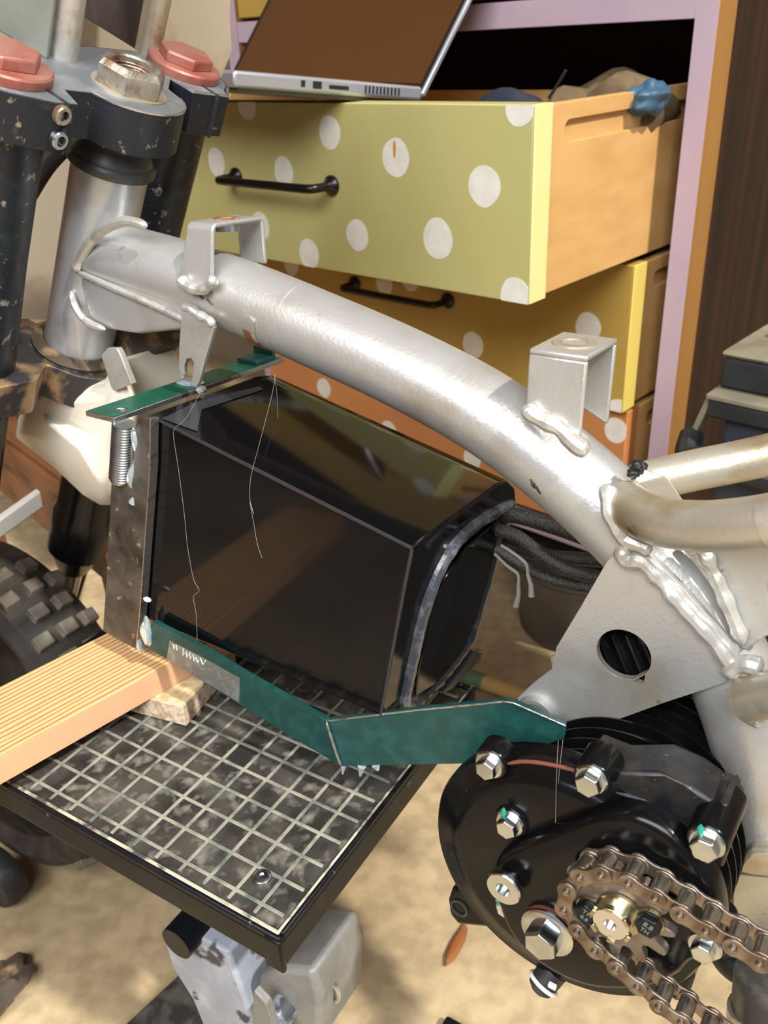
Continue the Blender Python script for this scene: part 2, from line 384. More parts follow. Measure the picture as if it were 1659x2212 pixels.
def handle(parent, eA, eB, n, z, out=34):
    h = thing('handle', '', '', G((eA + eB) / 2, n, z)); del h['label']; del h['category']; h.parent = parent; h.location = G((eA + eB) / 2, n, z) - root_loc(parent)
    P = [G(eA, n, z), G(eA, n - out * .7, z), G(eA + (eB - eA) * .02, n - out * .93, z), G(eA + (eB - eA) * .07, n - out, z)]
    Q = [G(eB, n, z), G(eB, n - out * .7, z), G(eB + (eA - eB) * .02, n - out * .93, z), G(eB + (eA - eB) * .07, n - out, z)]
    build('grip', MB().tube(smooth(P, 4) + smooth(Q[::-1], 4), .0052, 12), 'handle_black', h)
    for e in (eA, eB): build('flange', MB().lathe(G(e, n, z), -DN, [(.0115, 0), (.0115, .003), (.0075, .007), (.0055, .011)], 20), 'handle_black', h)
def dots(parent, n, lst, z0, z1, e0, e1, r=17):
    for i, (x, y, k) in enumerate(lst):
        e, z = en(x, y, n); pts = []
        for j in range(22):
            a = 2 * math.pi * j / 22; rr = r * k * (1 + .07 * noise.noise(Vector((math.cos(a) * 1.3, math.sin(a) * 1.3, i * 3.1))))
            pts.append(G(min(max(e + rr * math.cos(a), e0), e1), n - .5, min(max(z + rr * 1.06 * math.sin(a), z0), z1)))
        o = build('painted_dot', MB().prism(pts, DN * .0005), 'dot', parent)
def drawer(n, zt, zb, cf, ce, label, dl, hnd, groove=True, e0=500, e1=1228, wood='beech'):
    d = thing('drawer', label, 'drawer', G((e0 + e1) / 2, n + 15, zb), 'dresser drawers')
    fr = build('front', gbox(e0 + 2.5, e1, n, n + 30, zb, zt), cf, d, .0012)
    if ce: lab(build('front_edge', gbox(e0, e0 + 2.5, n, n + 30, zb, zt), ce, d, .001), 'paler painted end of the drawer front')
    for s, ea in ((0, e0 + 3), (1, e1 - 13)):
        if s == 0 and groove:
            za, zc = zt - 18, zt - 39
            g0 = [G(ea, n + 56 + 10 + 10 * math.cos(a), (za + zc) / 2 + (za - zc) / 2 * math.sin(a)) for a in [math.pi / 2 + math.pi * k / 8 for k in range(9)]]
            hole = g0 + [G(ea, n + 400, zc), G(ea, n + 400, za)]
            out = [G(ea, n + 30, zb + 4), G(ea, n + 420, zb + 4), G(ea, n + 420, zt - 2), G(ea, n + 30, zt - 2)]
            sd = build('side', MB().prism(out, DE * .006, [hole]), wood, d, .0006)
            build('groove_bottom', gbox(ea + 6, ea + 12, n + 30, n + 420, zb + 4, zt - 2), wood, sd)
        else: build('side', gbox(ea, ea + 12, n + 30, n + 420, zb + 4, zt - 2), wood, d)
    build('drawer_bottom', gbox(e0 + 15, e1 - 13, n + 30, n + 420, zb + 12, zb + 18), wood, d)
    build('drawer_back', gbox(e0 + 15, e1 - 13, n + 408, n + 420, zb + 18, zt - 14), wood, d)
    dots(fr, n, dl, zb, zt, e0 + 2.5, e1)
    if hnd: handle(d, hnd[0], hnd[1], n, hnd[2])
    return d
da = drawer(N0, -61, -249, 'drawer_green', 'drawer_green_sunlit', 'olive green drawer with white dots, pulled far out below the laptop',
       [(712, 287, 1), (468, 350, 1), (613, 371, 1), (855, 341, 1.12), (1046, 403, 1.15), (772, 508, 1.02), (946, 516, 1.2), (563, 489, 1), (668, 549, 1.02),
        (533, 226, .95), (1123, 232, .95), (1113, 640, 1.1)], (953, 778, -149))
e, z = en(853, 322, N0)
fr = [c for c in da.children if c.name.startswith('front')][0]
pts = [G(e + 1.8 * math.cos(a), N0 - 1.0, z + 9 * math.sin(a) - 2 * math.cos(a)) for a in [i * math.pi / 6 for i in range(12)]]
lab(build('rust_streak', MB().prism(pts, DN * .0004), 'dot_stain', fr), 'orange stain on the dot')
n2 = N0 + 226
drawer(n2, -254, -443, 'drawer_yellow', 'drawer_yellow_sunlit', 'mustard yellow drawer with white dots, slightly open under the green one',
       [(1270, 708, 1.1), (1022, 745, 1.1), (830, 612, 1), (1334, 893, 1.1), (629, 572, 1), (886, 603, 1)], (en(767, 607, n2)[0], en(968, 655, n2)[0], en(868, 631, n2)[1]))
n3 = N0 + 246
drawer(n3, -449, -640, 'drawer_orange', None, 'orange drawer with pale dots, lowest one behind the tube and cables',
       [(1330, 930, 1), (1212, 1120, 1), (1020, 990, 1), (700, 838, 1), (840, 930, 1)], None)
drawer(n1 + 2, 220, 37, 'drawer_yellow', None, 'closed yellow drawer above the purple rail and laptop screen', [(1200, -60, 1)], None, groove=False, e0=480, e1=1232)

# things lying in the open drawer
def heap(name, c, rx, ry, rz, mat, label, cat, seed, jit=.5):
    o = build(name, MB().blob(c, rx, ry, rz, jit, seed, 4), mat); return tag(o, label, cat)
def eq(x, y, n): p = onn(x, y, n); q = (p - CAM) * 1000; return q.dot(DE), q.z
c = onn(1315, 190, N0 + 260); heap('rag', c - Z * .045, DE * .062, DN * .11, Z * .058, 'cloth', 'crumpled brown rag lying in the open green drawer', 'cloth', 3)
c = onn(1092, 205, N0 + 110); heap('navy_pouch', c - Z * .032, DE * .05, DN * .05, Z * .036, 'navy', 'dark navy pouch in the open drawer behind its front', 'pouch', 5, .2)
c = onn(1405, 178, N0 + 215); heap('blue_cloth', c - Z * .016, DE * .018, DN * .03, Z * .017, 'blue_bit', 'small blue cloth beside the brown rag in the drawer', 'cloth', 8, .4)
P = [onn(x, y, N0 + 150) for x, y in ((1185, 212), (1200, 190), (1215, 165), (1222, 152))]
tag(build('charger_lead', MB().tube(smooth(P), .0018, 6), 'rubber'), 'short black cord sticking up out of the open drawer', 'cord')

# ================================================================== LAPTOP
PB = onn(912, 203, N0 + 115)
rA = ray(506, 170).normalized()
bb = rA.dot(PB - CAM); disc = math.sqrt(max(0, .265 ** 2 - ((PB - CAM).length_squared - bb * bb)))
PA = CAM + rA * (bb - disc)
ab = (PB - PA); LB = ab.length; X = ab.normalized()            # front edge towards hinge
nP = (PA - CAM).cross(PB - CAM).normalized(); h = nP.cross(X)
h = h if h.dot(PB - CAM) > 0 else -h                            # hinge axis, away to the left
Y = h.cross(X); Y = Y if Y.z > 0 else -Y
h = (h - Y * .02).normalized(); Y = h.cross(X); Y = Y if Y.z > 0 else -Y
lp = thing('laptop', 'open silver laptop standing on the green drawer, dark screen towards the left', 'laptop', PB)
TH = .0155; WL = .40
o = PA - Y * TH * .5 - X * .0
base = build('base', MB().box(o, X * LB, h * WL, Y * TH), 'laptop_alu', lp, .0035, 3)
build('underside', MB().box(o + X * .01 + h * .008 - Y * .004, X * (LB - .02), h * (WL - .02), Y * .004), 'laptop_base', lp)
def port(t0, t1, a, b, name): build(name, MB().box(o + X * LB * t0 + Y * TH * a - h * .0004, X * LB * (t1 - t0), h * .0006, Y * TH * (b - a)), 'port', base)
port(.315, .335, .35, .75, 'audio_jack'); port(.375, .42, .3, .75, 'usb_port'); port(.46, .565, .35, .6, 'card_slot')
for i in range(10): port(.655 + i * .0215, .665 + i * .0215, .25, .75, 'vent_slot')
# lid
rl = ray(1012, 0); s0 = (PB - CAM).dot(h) / rl.dot(h); l = (CAM + rl * s0 - PB).normalized()
ln = h.cross(l).normalized(); ln = ln if ln.dot(PB - CAM) < 0 else -ln         # screen side
lid = build('lid', MB().box(PB - ln * .006, l * .26, h * WL, ln * .006), 'laptop_alu', lp, .0015)
build('bezel', MB().box(PB + l * .002 + h * .0035, l * .256, h * (WL - .005), ln * .0012), 'laptop_bezel', lid)
build('screen', MB().box(PB + l * .012 + h * .010 + ln * .0012, l * .238, h * (WL - .02), ln * .0006), 'screen_reflection', lid)

# ================================================================== BACKGROUND THINGS
# black plastic cases right of the dresser
nA = 800
e, z = en(1562, 757, nA); zb = en(1562, 840, nA)[1]
def gb2(e0, e1, na, nb, z0, z1): return gbox(min(e0, e1), max(e0, e1), na, nb, z0, z1)
ca = thing('tool_case', 'small black plastic case stacked on the larger bin at the right edge', 'case', G(e - 60, nA + 60, zb))
build('body', gb2(e, e - 150, nA, nA + 150, zb, z - 6), 'case_black', ca, .004)
build('lid', gb2(e + 1, e - 151, nA - 1, nA + 151, z - 6, z), 'case_lit_pale', ca, .003)
build('top_block', gb2(e - 30, e - 120, nA + 60, nA + 140, z, z + 22), 'case_lit_pale', ca, .004)
e2, z2 = en(1524, 850, nA - 22); n_b = nA - 22
cb = thing('storage_bin', 'black storage bin under the small case, light on its rim painted pale', 'bin', G(e2 - 80, n_b + 80, ZF))
build('rim', gb2(e2, e2 - 190, n_b, n_b + 200, z2 - 6, z2), 'case_lit_pale', cb, .002)
build('upper_band', gb2(e2 - 2, e2 - 188, n_b + 2, n_b + 198, z2 - 24, z2 - 6), 'case_black', cb, .003)
build('body', gb2(e2 - 16, e2 - 180, n_b + 14, n_b + 190, ZF, z2 - 24), 'case_blue', cb, .004)
pl = [G(e2 + 1, n_b + 10, z2 - 2), G(e2 + 1, n_b + 26, z2 - 2), G(e2 + 16, n_b + 26, z2 - 52), G(e2 + 16, n_b + 10, z2 - 52)]
lab(build('side_strut', MB().prism(pl, DE * -.006), 'case_lit_pale', cb, .001), 'pale slanting strut')
P = smooth([G(e2 + 14, n_b + 15, z2 - 52), G(e2 + 5, n_b - 12, z2 - 64), G(e2 - 14, n_b - 16, z2 - 58), G(e2 - 40, n_b - 10, z2 - 62), G(e2 - 80, n_b - 8, z2 - 66)])
tag(build('dark_strap', MB().tube(P, .012, 10), 'case_black'), 'black strap hanging in front of the storage bin', 'strap')

# added tub in place of floor shade, then pole and boards beyond the battery
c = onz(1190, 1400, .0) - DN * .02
tb = thing('shade_tub', 'added dark round tub standing for shaded floor beyond the battery', 'tub', Vector((c.x, c.y, 0)) + DN * .12)
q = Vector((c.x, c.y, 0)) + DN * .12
build('wall', MB().lathe(q, Z, [(.105, 0), (.12, .13), (.126, .13), (.126, .138), (.116, .138), (.100, .006)], 40), 'tub_shade_grey', tb)
A1 = onz(1000, 1463, .012); A2 = onz(1045, 1474, .012); A3 = onz(1150, 1510, .012); d = (A3 - A2).normalized()
po = thing('floor_pole', 'yellow pole with a green end lying on the floor behind the battery', 'pole', A2)
build('shaft', MB().tube([A2, A2 + d * .35], .0115, 14), 'pole_yellow', po); build('grip', MB().tube([A2 - d * .12, A2], .0122, 14), 'pole_green', po)

# brown boards and a white strip at the far left, past the front wheel
def onrot(x, y, dist): return CAM + ray(x, y) * dist
wl = thing('wooden_crate', 'brown varnished wooden crate at the left edge beyond the front wheel', 'crate', onrot(40, 1060, 1.15) - Z * .2)
cc = onrot(45, 1050, 1.12); ex = rot(-40); ey = rot(50)
for k, (za, zb) in enumerate(((.155, .235), (.06, .148), (-.045, .052))):
    build('board', MB().box(cc - ex * .22 + Z * za, ex * .55, ey * .02, Z * (zb - za)), 'brown_boards', wl, .004)
build('crate_post', MB().box(cc - ex * .24 - Z * .35, ex * .03, ey * .04, Z * .60), 'brown_boards', wl, .003)
build('crate_post', MB().box(cc + ex * .30 - Z * .35, ex * .03, ey * .04, Z * .60), 'brown_boards', wl, .003)
a, b = onrot(20, 1150, .97), onrot(110, 1085, 1.0); d = (b - a)
tag(build('white_batten', MB().box(a - d * .6, d * 1.45, rot(-40) * .012, Z * .02), 'white_strip', bevel=.002), 'white batten leaning across the wooden crate at the left', 'batten')

# ================================================================== BIKE FRAME
VC = 450
fr = thing('motorcycle_frame', 'silver painted motorcycle frame with thick backbone tube above the battery', 'frame', B(300, VC, -420))
SA = Vector((577, VC, -167)); SD = (-.424, .906); SQ = (.906, .424)       # steering axis foot, direction and forward normal in (u, w)
def K(q, v, h): return B(SA.x + SQ[0] * q + SD[0] * h, v, SA.z + SQ[1] * q + SD[1] * h)
SAX = (K(0, VC, 100) - K(0, VC, 0)).normalized(); SQX = (K(100, VC, 0) - K(0, VC, 0)).normalized()
hd = build('head_tube', MB().lathe(K(0, VC, 0), SAX, [(.0215, 0), (.0262, .0005), (.0268, .003), (.0262, .006), (.0262, .148), (.0265, .150), (.0265, .156), (.021, .156)], 48), 'silver_head', fr)
# backbone
mt_px = [(225, 548), (300, 570), (400, 600), (540, 650), (700, 718), (850, 785), (1000, 862), (1110, 932), (1210, 1008), (1310, 1096), (1400, 1188), (1490, 1300), (1562, 1420), (1612, 1540), (1648, 1680), (1676, 1820), (1690, 1900)]
mt = [bp(x, y, VC) for x, y in mt_px]
build('backbone_tube', MB().tube(smooth(mt, 6), .0248, 40), 'silver', fr)
def axis_at(i): return (mt[i + 1] - mt[i - 1]).normalized()
# gusset under the backbone at the head
pl = [(166, 588), (180, 560), (255, 575), (405, 640), (432, 700), (400, 712), (300, 722), (232, 712), (190, 690)]
gp = [bp(x, y, 428) for x, y in pl]
build('head_gusset', MB().prism(gp, BV * .044), 'silver', fr, .006, 3)
build('weld_bead', bead([bp(x, y, 424) for x, y in ((160, 585), (172, 562), (196, 522), (232, 492), (275, 478), (318, 488))], .0035, .3), 'silver_weld', fr)
build('weld_bead', bead([bp(x, y, 425) for x, y in ((165, 586), (230, 615), (300, 645), (360, 672), (418, 700))], .0024, .25, seed=2), 'silver_weld', fr)
build('weld_bead', bead([bp(x, y, 424) for x, y in ((152, 628), (165, 668), (190, 697), (228, 712))], .003, .25, seed=5), 'silver_weld', fr)

def strap(parent, name, prof, a, b, th, mat='silver', bevel=.0012):
    """bent sheet: profile in (v,w) about the bike, run along u from a to b (each a function of profile index)"""
    m = MB(); n = len(prof); outer = []; inner = []
    for i in range(n):
        p0 = prof[max(i - 1, 0)]; p1 = prof[min(i + 1, n - 1)]; t = Vector((p1[0] - p0[0], p1[1] - p0[1])); t.normalize(); nn = Vector((t.y, -t.x))
        inner.append((prof[i][0] + nn.x * th, prof[i][1] + nn.y * th))
    vs = []; 
    for i in range(n):
        ua, ub = a(i), b(i)
        vs += [B(ua, *prof[i]), B(ub, *prof[i]), B(ub, *inner[i]), B(ua, *inner[i])]
    fs = []
    for i in range(n - 1):
        k = i * 4
        for j in range(4): fs.append((k + j, k + (j + 1) % 4, k + 4 + (j + 1) % 4, k + 4 + j))
    fs += [(3, 2, 1, 0), tuple((n - 1) * 4 + j for j in range(4))]
    m.add(vs, fs); o = build(name, m, mat, parent, bevel)
    bm = bmesh.new(); bm.from_mesh(o.data); bmesh.ops.recalc_face_normals(bm, faces=bm.faces); bm.to_mesh(o.data); bm.free(); return o
def arch(va, vb, wt, wa, wb, r=5):     # inverted U: near foot va, far foot vb
    out = [(va - 1, wa), (va, wt - r)]
    out += [(va + r - r * math.cos(a), wt - r + r * math.sin(a)) for a in (.4, .8, 1.2)] + [(va + r, wt)]
    out += [(vb - r, wt)] + [(vb - r + r * math.sin(a), wt - r + r * math.cos(a)) for a in (.4, .8, 1.2)] + [(vb, wt - r), (vb + 1, wb)]
    return out
# front tank bracket
vN = 425
uL, wT = uw(401, 482, vN); uR, _ = uw(459, 500, vN); uB0, wB = uw(386, 610, vN); uB1, _ = uw(456, 600, vN)
pr = arch(vN, 476, wT + 1, wB - 3, wB + 8); n = len(pr)
def la(i): return uB0 + 1 if i in (0,) else uL
def lb(i): return uB1 if i in (0,) else uR
strap(fr, 'tank_bracket', pr, la, lb, 3)
uc, wc = (uL + uR) / 2, wT + 1
build('bracket_nut', MB().lathe(B(uc, 451, wc - 7.5), BW, [(.0085, 0), (.0085, .004)], 24), 'zinc', fr)
build('bracket_hole', MB().lathe(B(uc, 451, wc), BW, [(.0085, -.0005), (.0085, .0006), (.0058, .0006), (.0050, -.0006), (0.0, -.0007)], 24), 'rust', fr)
build('weld_bead', bead([bp(x, y, 421) for x, y in ((387, 598), (398, 612), (415, 622), (436, 626), (452, 614), (466, 600))], .0036, .35, seed=7), 'silver_weld', fr)
# hanging slotted tab
tv = 421
slot = [(398, 812), (397, 790), (403, 776), (412, 774), (418, 784), (416, 806), (411, 832)]
out = [(391, 668), (402, 664), (428, 680), (455, 692), (462, 708), (455, 735), (443, 775), (430, 825), (424, 838)] + slot[::-1] + [(390, 808), (386, 795), (387, 740), (390, 700)]
build('slotted_tab', MB().prism([bp(x, y, tv) for x, y in out], BV * .0035), 'silver', fr, .0006)
build('weld_bead', bead([bp(x, y, tv + 1) for x, y in ((392, 662), (410, 666), (430, 680), (452, 692), (462, 708))], .003, .3, seed=9), 'silver_weld', fr)
# little tab under the head tube
t1 = [(218, 768), (232, 752), (252, 752), (258, 762), (285, 830), (246, 845), (240, 838)]
build('steering_stop', MB().prism([bp(x, y, 422) for x, y in t1], BV * .005), 'silver', fr, .0006)
# rusty oval patch wrapped on the backbone
def on_tube(i_f, ang):
    i = int(i_f); t = i_f - i; c = mt[i].lerp(mt[i + 1], t); ax = (mt[i + 1] - mt[i]).normalized(); side = -BV; up = ax.cross(side).normalized(); up = up if up.z > 0 else -up
    return c, side, up, ax
def patch(name, f0, wid, a0, a1, mat, rr=.0255, th=.0006, rnd=True):
    c, side, up, ax = on_tube(f0, 0); m = MB(); vs = []; fs = []; n = 20
    for j in range(n + 1):
        a = a0 + (a1 - a0) * j / n; d = side * math.cos(a) + up * math.sin(a)
        k = wid if not rnd else wid * min(1, math.sqrt(max(0.02, 1 - max(0, 1 - j / 5) ** 2)))
        for s, r2 in ((-1, rr), (1, rr), (1, rr - .0012), (-1, rr - .0012)): vs.append(c + d * r2 + ax * s * k)
    for j in range(n):
        for q in range(4): fs.append((j * 4 + q, j * 4 + (q + 1) % 4, j * 4 + 4 + (q + 1) % 4, j * 4 + 4 + q))
    fs += [(3, 2, 1, 0), tuple(n * 4 + q for q in range(4))]
    build(name, m.add(vs, fs), mat, fr)
patch('welded_patch', 3.33, .0052, .05, -1.45, 'rust', .0256)
patch('welded_patch', 3.33, .0052, .05, -.35, 'silver', .0262)
# seam ring and scuffs on the backbone
c_, sd_, up_, ax_t = on_tube(3.62, 0)
lab(build('seam_line', MB().tube([c_ + (sd_ * math.cos(a) + up_ * math.sin(a)) * .0248 + ax_t * .002 * math.sin(a) for a in [-.7 + i * .12 for i in range(26)]], .0003, 5), 'silver_dirty', fr), 'thin scratched ring line')
for (f_, a_, L_, W_) in ((2.62, .12, .010, .0016), (2.78, .0, .008, .0012), (7.9, -.25, .007, .0016), (8.05, -.3, .006, .001)):
    c_, sd_, up_, ax_t = on_tube(f_, 0); d_ = sd_ * math.cos(a_) + up_ * math.sin(a_); t_ = ax_t.cross(d_)
    build('scuff', MB().blob(c_ + d_ * .0246, (ax_t + t_ * .5).normalized() * L_ / 2, (t_ - ax_t * .5).normalized() * W_, d_ * .0004, .5, int(f_ * 10), 3), 'jack_dark', fr)
# rear tank bracket
vN = 424; uL, wT = uw(1143, 752, vN); uR, _ = uw(1270, 764, vN); uBl, wBl = uw(1140, 882, vN); uBr, wBr = uw(1262, 965, vN)
vF = 470
pr = [(vN, None), (vN, wT - 4), (vN + 1.2, wT - 1.2), (vN + 4, wT), (vF - 4, wT), (vF - 1.2, wT - 1.2), (vF, wT - 4), (vF, None)]
m = MB(); th = 3.2
def lf(u): return wBl + (wBr - wBl) * (u - uBl) / (uBr - uBl)
for v0, sg in ((vN, 1), (vF, -1)):
    poly = [B(uL, v0, wT - 3), B(uR, v0, wT - 3), B(uR, v0, lf(uR) - 2), B(uL, v0, lf(uL) - 2)]
    m.prism(poly, BV * sg * th / 1000)
m.box(B(uL, vN, wT - th), BU * (uR - uL) / 1000, BV * (vF - vN) / 1000, BW * th / 1000)
build('seat_bracket', m, 'silver', fr, .0012)
c = B((uL + uR) / 2, 447, wT)
build('bracket_hole', MB().lathe(c, BW, [(.012, -.0004), (.012, .0008), (.0075, .0008), (.006, -.0004), (0.0, -.0005)], 24), 'silver_dirty', fr)
build('weld_bead', bead([bp(x, y, 421) for x, y in ((1140, 872), (1146, 892), (1170, 908), (1200, 922), (1228, 946), (1252, 966), (1272, 975))], .0046, .4, seed=11), 'silver_weld', fr)
# subframe rails
nr = [bp(1345, 1085, 432), bp(1388, 1112, 420), bp(1440, 1130, 410), bp(1520, 1137, 402), bp(1600, 1133, 396), bp(1690, 1120, 392), bp(1800, 1095, 390)]; nr.append(nr[-1] + (nr[-1] - nr[-2]).normalized() * .3)
build('seat_rail', MB().tube(smooth(nr), .0125, 28), 'silver_dirty', fr)
fa = [bp(1375, 1045, 462), bp(1430, 1032, 472), bp(1500, 1016, 482), bp(1580, 1000, 490), bp(1680, 978, 496), bp(1800, 950, 500)]; fa.append(fa[-1] + (fa[-1] - fa[-2]).normalized() * .3)
build('seat_rail', MB().tube(smooth(fa), .0118, 28), 'silver_dirty', fr)
gs = [bp(1335, 1060, 440), bp(1385, 1010, 455), bp(1440, 1030, 462), bp(1478, 1085, 440), bp(1420, 1110, 425)]
cn = sum(gs, Vector()) / 5
build('rail_gusset', MB().prism([cn + (p - cn) * 1.05 for p in gs], -BW * .004), 'silver_dirty', fr, .001)
build('weld_bead', bead([bp(x, y, v) for x, y, v in ((1318, 1048, 428), (1312, 1075, 422), (1316, 1110, 419), (1332, 1140, 420), (1352, 1165, 422), (1385, 1180, 420), (1410, 1188, 420))], .0042, .4, seed=13), 'silver_weld', fr)
build('slag_lump', MB().blob(bp(1378, 1010, 436), BU * .004, BV * .004, BW * .0035, .7, 4, 3).blob(bp(1368, 1022, 434), BU * .003, BV * .003, BW * .003, .7, 6, 3).blob(bp(1392, 1008, 438), BU * .002, BV * .002, BW * .002, .5, 8, 2), 'motor_dusty', fr)
# big side plate with round window
pv = 422
outl = [(1338, 1185), (1310, 1215), (1255, 1310), (1202, 1398), (1196, 1428), (1192, 1445), (1150, 1478), (1118, 1508), (1122, 1535), (1160, 1560), (1205, 1582), (1222, 1592), (1262, 1578), (1330, 1556), (1440, 1516), (1520, 1490), (1566, 1474), (1600, 1445), (1590, 1400), (1540, 1345), (1470, 1265), (1400, 1195), (1372, 1178)]
cw = uw(1347, 1414, pv); rx = 15.6
hole = [B(cw[0] + rx * math.cos(a), pv, cw[1] + rx * math.sin(a)) for a in [2 * math.pi * i / 40 for i in range(40)]]
# notch of the window
i0 = min(range(40), key=lambda i: (hole[i] - bp(1376, 1468, pv)).length)
hole[i0:i0 + 1] = [bp(1366, 1472, pv), bp(1384, 1478, pv), bp(1393, 1472, pv), bp(1394, 1455, pv)]
sp = build('side_plate', MB().prism([bp(x, y, pv) for x, y in outl], BV * .0045, [hole]), 'silver', fr, .0010)
build('weld_bead', bead([bp(x, y, 420) for x, y in ((1340, 1178), (1352, 1212), (1385, 1215), (1420, 1250), (1455, 1290), (1490, 1330), (1530, 1372), (1560, 1410), (1582, 1448))], .0044, .4, seed=15), 'silver_weld', fr)
bo = bp(1162, 1538, pv)
build('pivot_boss', MB().lathe(bo + BV * .02, -BV, [(.0125, 0), (.0125, .024), (.0115, .0255), (.0085, .0255), (.0085, .0235), (.0045, .0235), (.004, .010), (0.0, .010)], 36), 'silver', fr)
# far side plate, for depth behind the window
build('side_plate', MB().prism([bp(x, y, pv) + BV * .052 for x, y in outl], BV * .0045, [[p + BV * .052 for p in hole]]), 'silver_dirty', fr, .001)
# gusset behind the backbone
g2 = [(1470, 1180), (1530, 1178), (1720, 1160), (1720, 1360), (1655, 1375), (1612, 1405), (1590, 1395), (1545, 1280)]
build('rear_gusset', MB().prism([bp(x, y, 432) for x, y in g2], BV * .0045), 'silver', fr, .001)
build('weld_bead', bead([bp(x, y, 427) for x, y in ((1478, 1188), (1512, 1192), (1540, 1235), (1565, 1290), (1588, 1345), (1606, 1392))], .0038, .4, seed=17), 'silver_weld', fr)
# cross stub and pivot fittings at the right edge
st0 = bp(1612, 1512, 415); st1 = bp(1760, 1478, 400); st1 = st1 + (st1 - st0) * .8
build('footrest_stub', MB().tube([st0, st1], .0118, 28), 'silver_dirty', fr)
build('weld_bead', bead([bp(x, y, 419) for x, y in ((1570, 1462), (1590, 1440), (1620, 1436), (1650, 1446))], .005, .4, seed=19), 'silver_weld', fr)
build('weld_bead', bead([bp(x, y, 419) for x, y in ((1592, 1480), (1598, 1520), (1618, 1550), (1650, 1560))], .004, .4, seed=21), 'silver_weld', fr)
lug = [(1598, 1862), (1620, 1835), (1690, 1830), (1720, 1840), (1720, 1905), (1640, 1898), (1590, 1885)]
build('pivot_lug', MB().prism([bp(x, y, 418) for x, y in lug], BV * .05), 'silver_dirty', fr, .003, 3)
pl = [(1584, 1890), (1596, 1886), (1720, 1900), (1720, 2110), (1668, 2100), (1610, 2010), (1582, 1985)]
build('pivot_plate', MB().prism([bp(x, y, 425) for x, y in pl], BV * .006), 'silver_dirty', fr, .001)
build('pivot_bracket', MB().prism([bp(x, y, 432) for x, y in ((1580, 1885), (1592, 1890), (1612, 1985), (1640, 2110), (1600, 2115), (1578, 1985))], BV * .03), 'jack_grey', fr, .001)
lt = [bp(1600, 2260, 395), bp(1622, 2150, 405), bp(1650, 2080, 425)]
sw = [bp(1640, 2140, 400), bp(1650, 2250, 392)]
build('swingarm_tube', MB().tube([bp(1655, 2105, 410), bp(1640, 2330, 396)], .0175, 30), 'jack_dark', fr)
build('swingarm_collar', MB().tube([bp(1648, 2185, 405), bp(1643, 2290, 400)], .0195, 30), 'silver_dirty', fr)
build('slider_block', MB().blob(bp(1590, 2080, 430), BU * .014, BV * .012, BW * .010, .1, 2, 3), 'rubber', fr)

# ================================================================== FORK AND CLAMPS
VL, VR, QL, QR = 370, 530, 14, 27
fk = thing('front_fork', 'black motorcycle fork legs in a worn triple clamp with two red cap bolts', 'fork', K(20, VC, -300))
# upper clamp: outline in (v, q) seen along the steering axis, near edge first
def ring(v0, q0, r, a0, a1, n=10): return [(v0 + r * math.cos(math.radians(a0 + (a1 - a0) * i / n)), q0 + r * math.sin(math.radians(a0 + (a1 - a0) * i / n))) for i in range(n + 1)]
top = ring(VL, QL, 33, 60, 235) + [(VL + 4, QL - 40), (VL + 18, QL - 42), (VL + 24, QL - 22)]
top += [(VC - 36, -12)] + ring(VC, -6, 36, 200, 340, 12) + [(VC + 36, -4)]
top += [(VR - 26, QR - 14), (VR - 24, QR - 36), (VR + 6, QR - 42)] + ring(VR, QR, 33, -65, 115) + [(VR - 22, QR + 32), (VC + 20, 62), (VC - 20, 58), (VL + 24, QL + 40)]
h0, h1 = 172, 201
uc_ = build('upper_clamp', MB().prism([K(q, v, h0) for v, q in top], SAX * (h1 - h0) / 1000), 'black_alu', fk, .0022, 3)
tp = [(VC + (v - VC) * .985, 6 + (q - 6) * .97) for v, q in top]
lab(build('clamp_top_face', MB().prism([K(q, v, h1 - .3) for v, q in tp], SAX * .0006), 'black_alu_top', uc_), 'paler grey top face')
for v, q in ((VR - 5, QR - 38), (VL + 11, QL - 39)):
    build('clamp_slit', MB().box(K(q - 4.5, v - 1, h0 - .5), BV * .002, SQX * .028, SAX * (h1 - h0 + 1.6) / 1000), 'rubber', uc_)
for hh in (195, 180):
    c = K(QL - 42, VL + 8, hh)
    build('pinch_bolt', MB().lathe(c + SQX * .002, -SQX, [(.0058, 0), (.0058, .0032), (.005, .0042), (.0032, .0042), (.0030, .0012), (0.0, .0012)], 24), 'rust_nut' if hh > 190 else 'zinc', fk)
i0 = top.index((VL + 24, QL - 22)); i1 = top.index((VC + 36, -4))
lab(build('worn_edge', MB().tube([K(q + .6, v, h1 - .2) for v, q in top[i0 + 1:i1]], .0009, 6), 'bare_edge', uc_), 'bright worn edge')
lab(build('worn_edge', MB().tube([K(q + .8, v, h1 - .2) for v, q in ((VR - 23, QR - 35), (VR + 6, QR - 41), (VR + 20, QR - 28))], .0013, 6), 'bare_edge', uc_), 'bright worn edge')
for i, (v, q) in enumerate(((VL, QL), (VR, QR))):
    c = K(q, v, h1)
    cp = build('cap_bolt', MB().lathe(c, SAX, [(.0262, 0), (.0266, .001), (.0266, .0055), (.0255, .0068), (.019, .0072)], 48), 'red_cap', fk)
    build('cap_hex', MB().lathe(c + SAX * .007, SAX, [(.0200, 0), (.0200, .0065), (.0188, .0078)], 6, SQX, .25 + i * .3), 'red_cap', cp, .0008)
    build('fork_leg', MB().lathe(K(q, v, -40), SAX, [(.0265, 0), (.0262, .04), (.0252, .12), (.0262, .21)], 40), 'fork_upper', fk)
    build('lower_leg', MB().lathe(K(q + 4, v, -300), SAX, [(.016, -.03), (.028, -.0), (.0315, .004), (.0315, .055), (.029, .062), (.029, .255)], 40), 'fork_black', fk)
    build('slider_tube', MB().lathe(K(q + 4, v, -430), SAX, [(.0165, 0), (.0165, .14)], 28), 'chrome', fk)
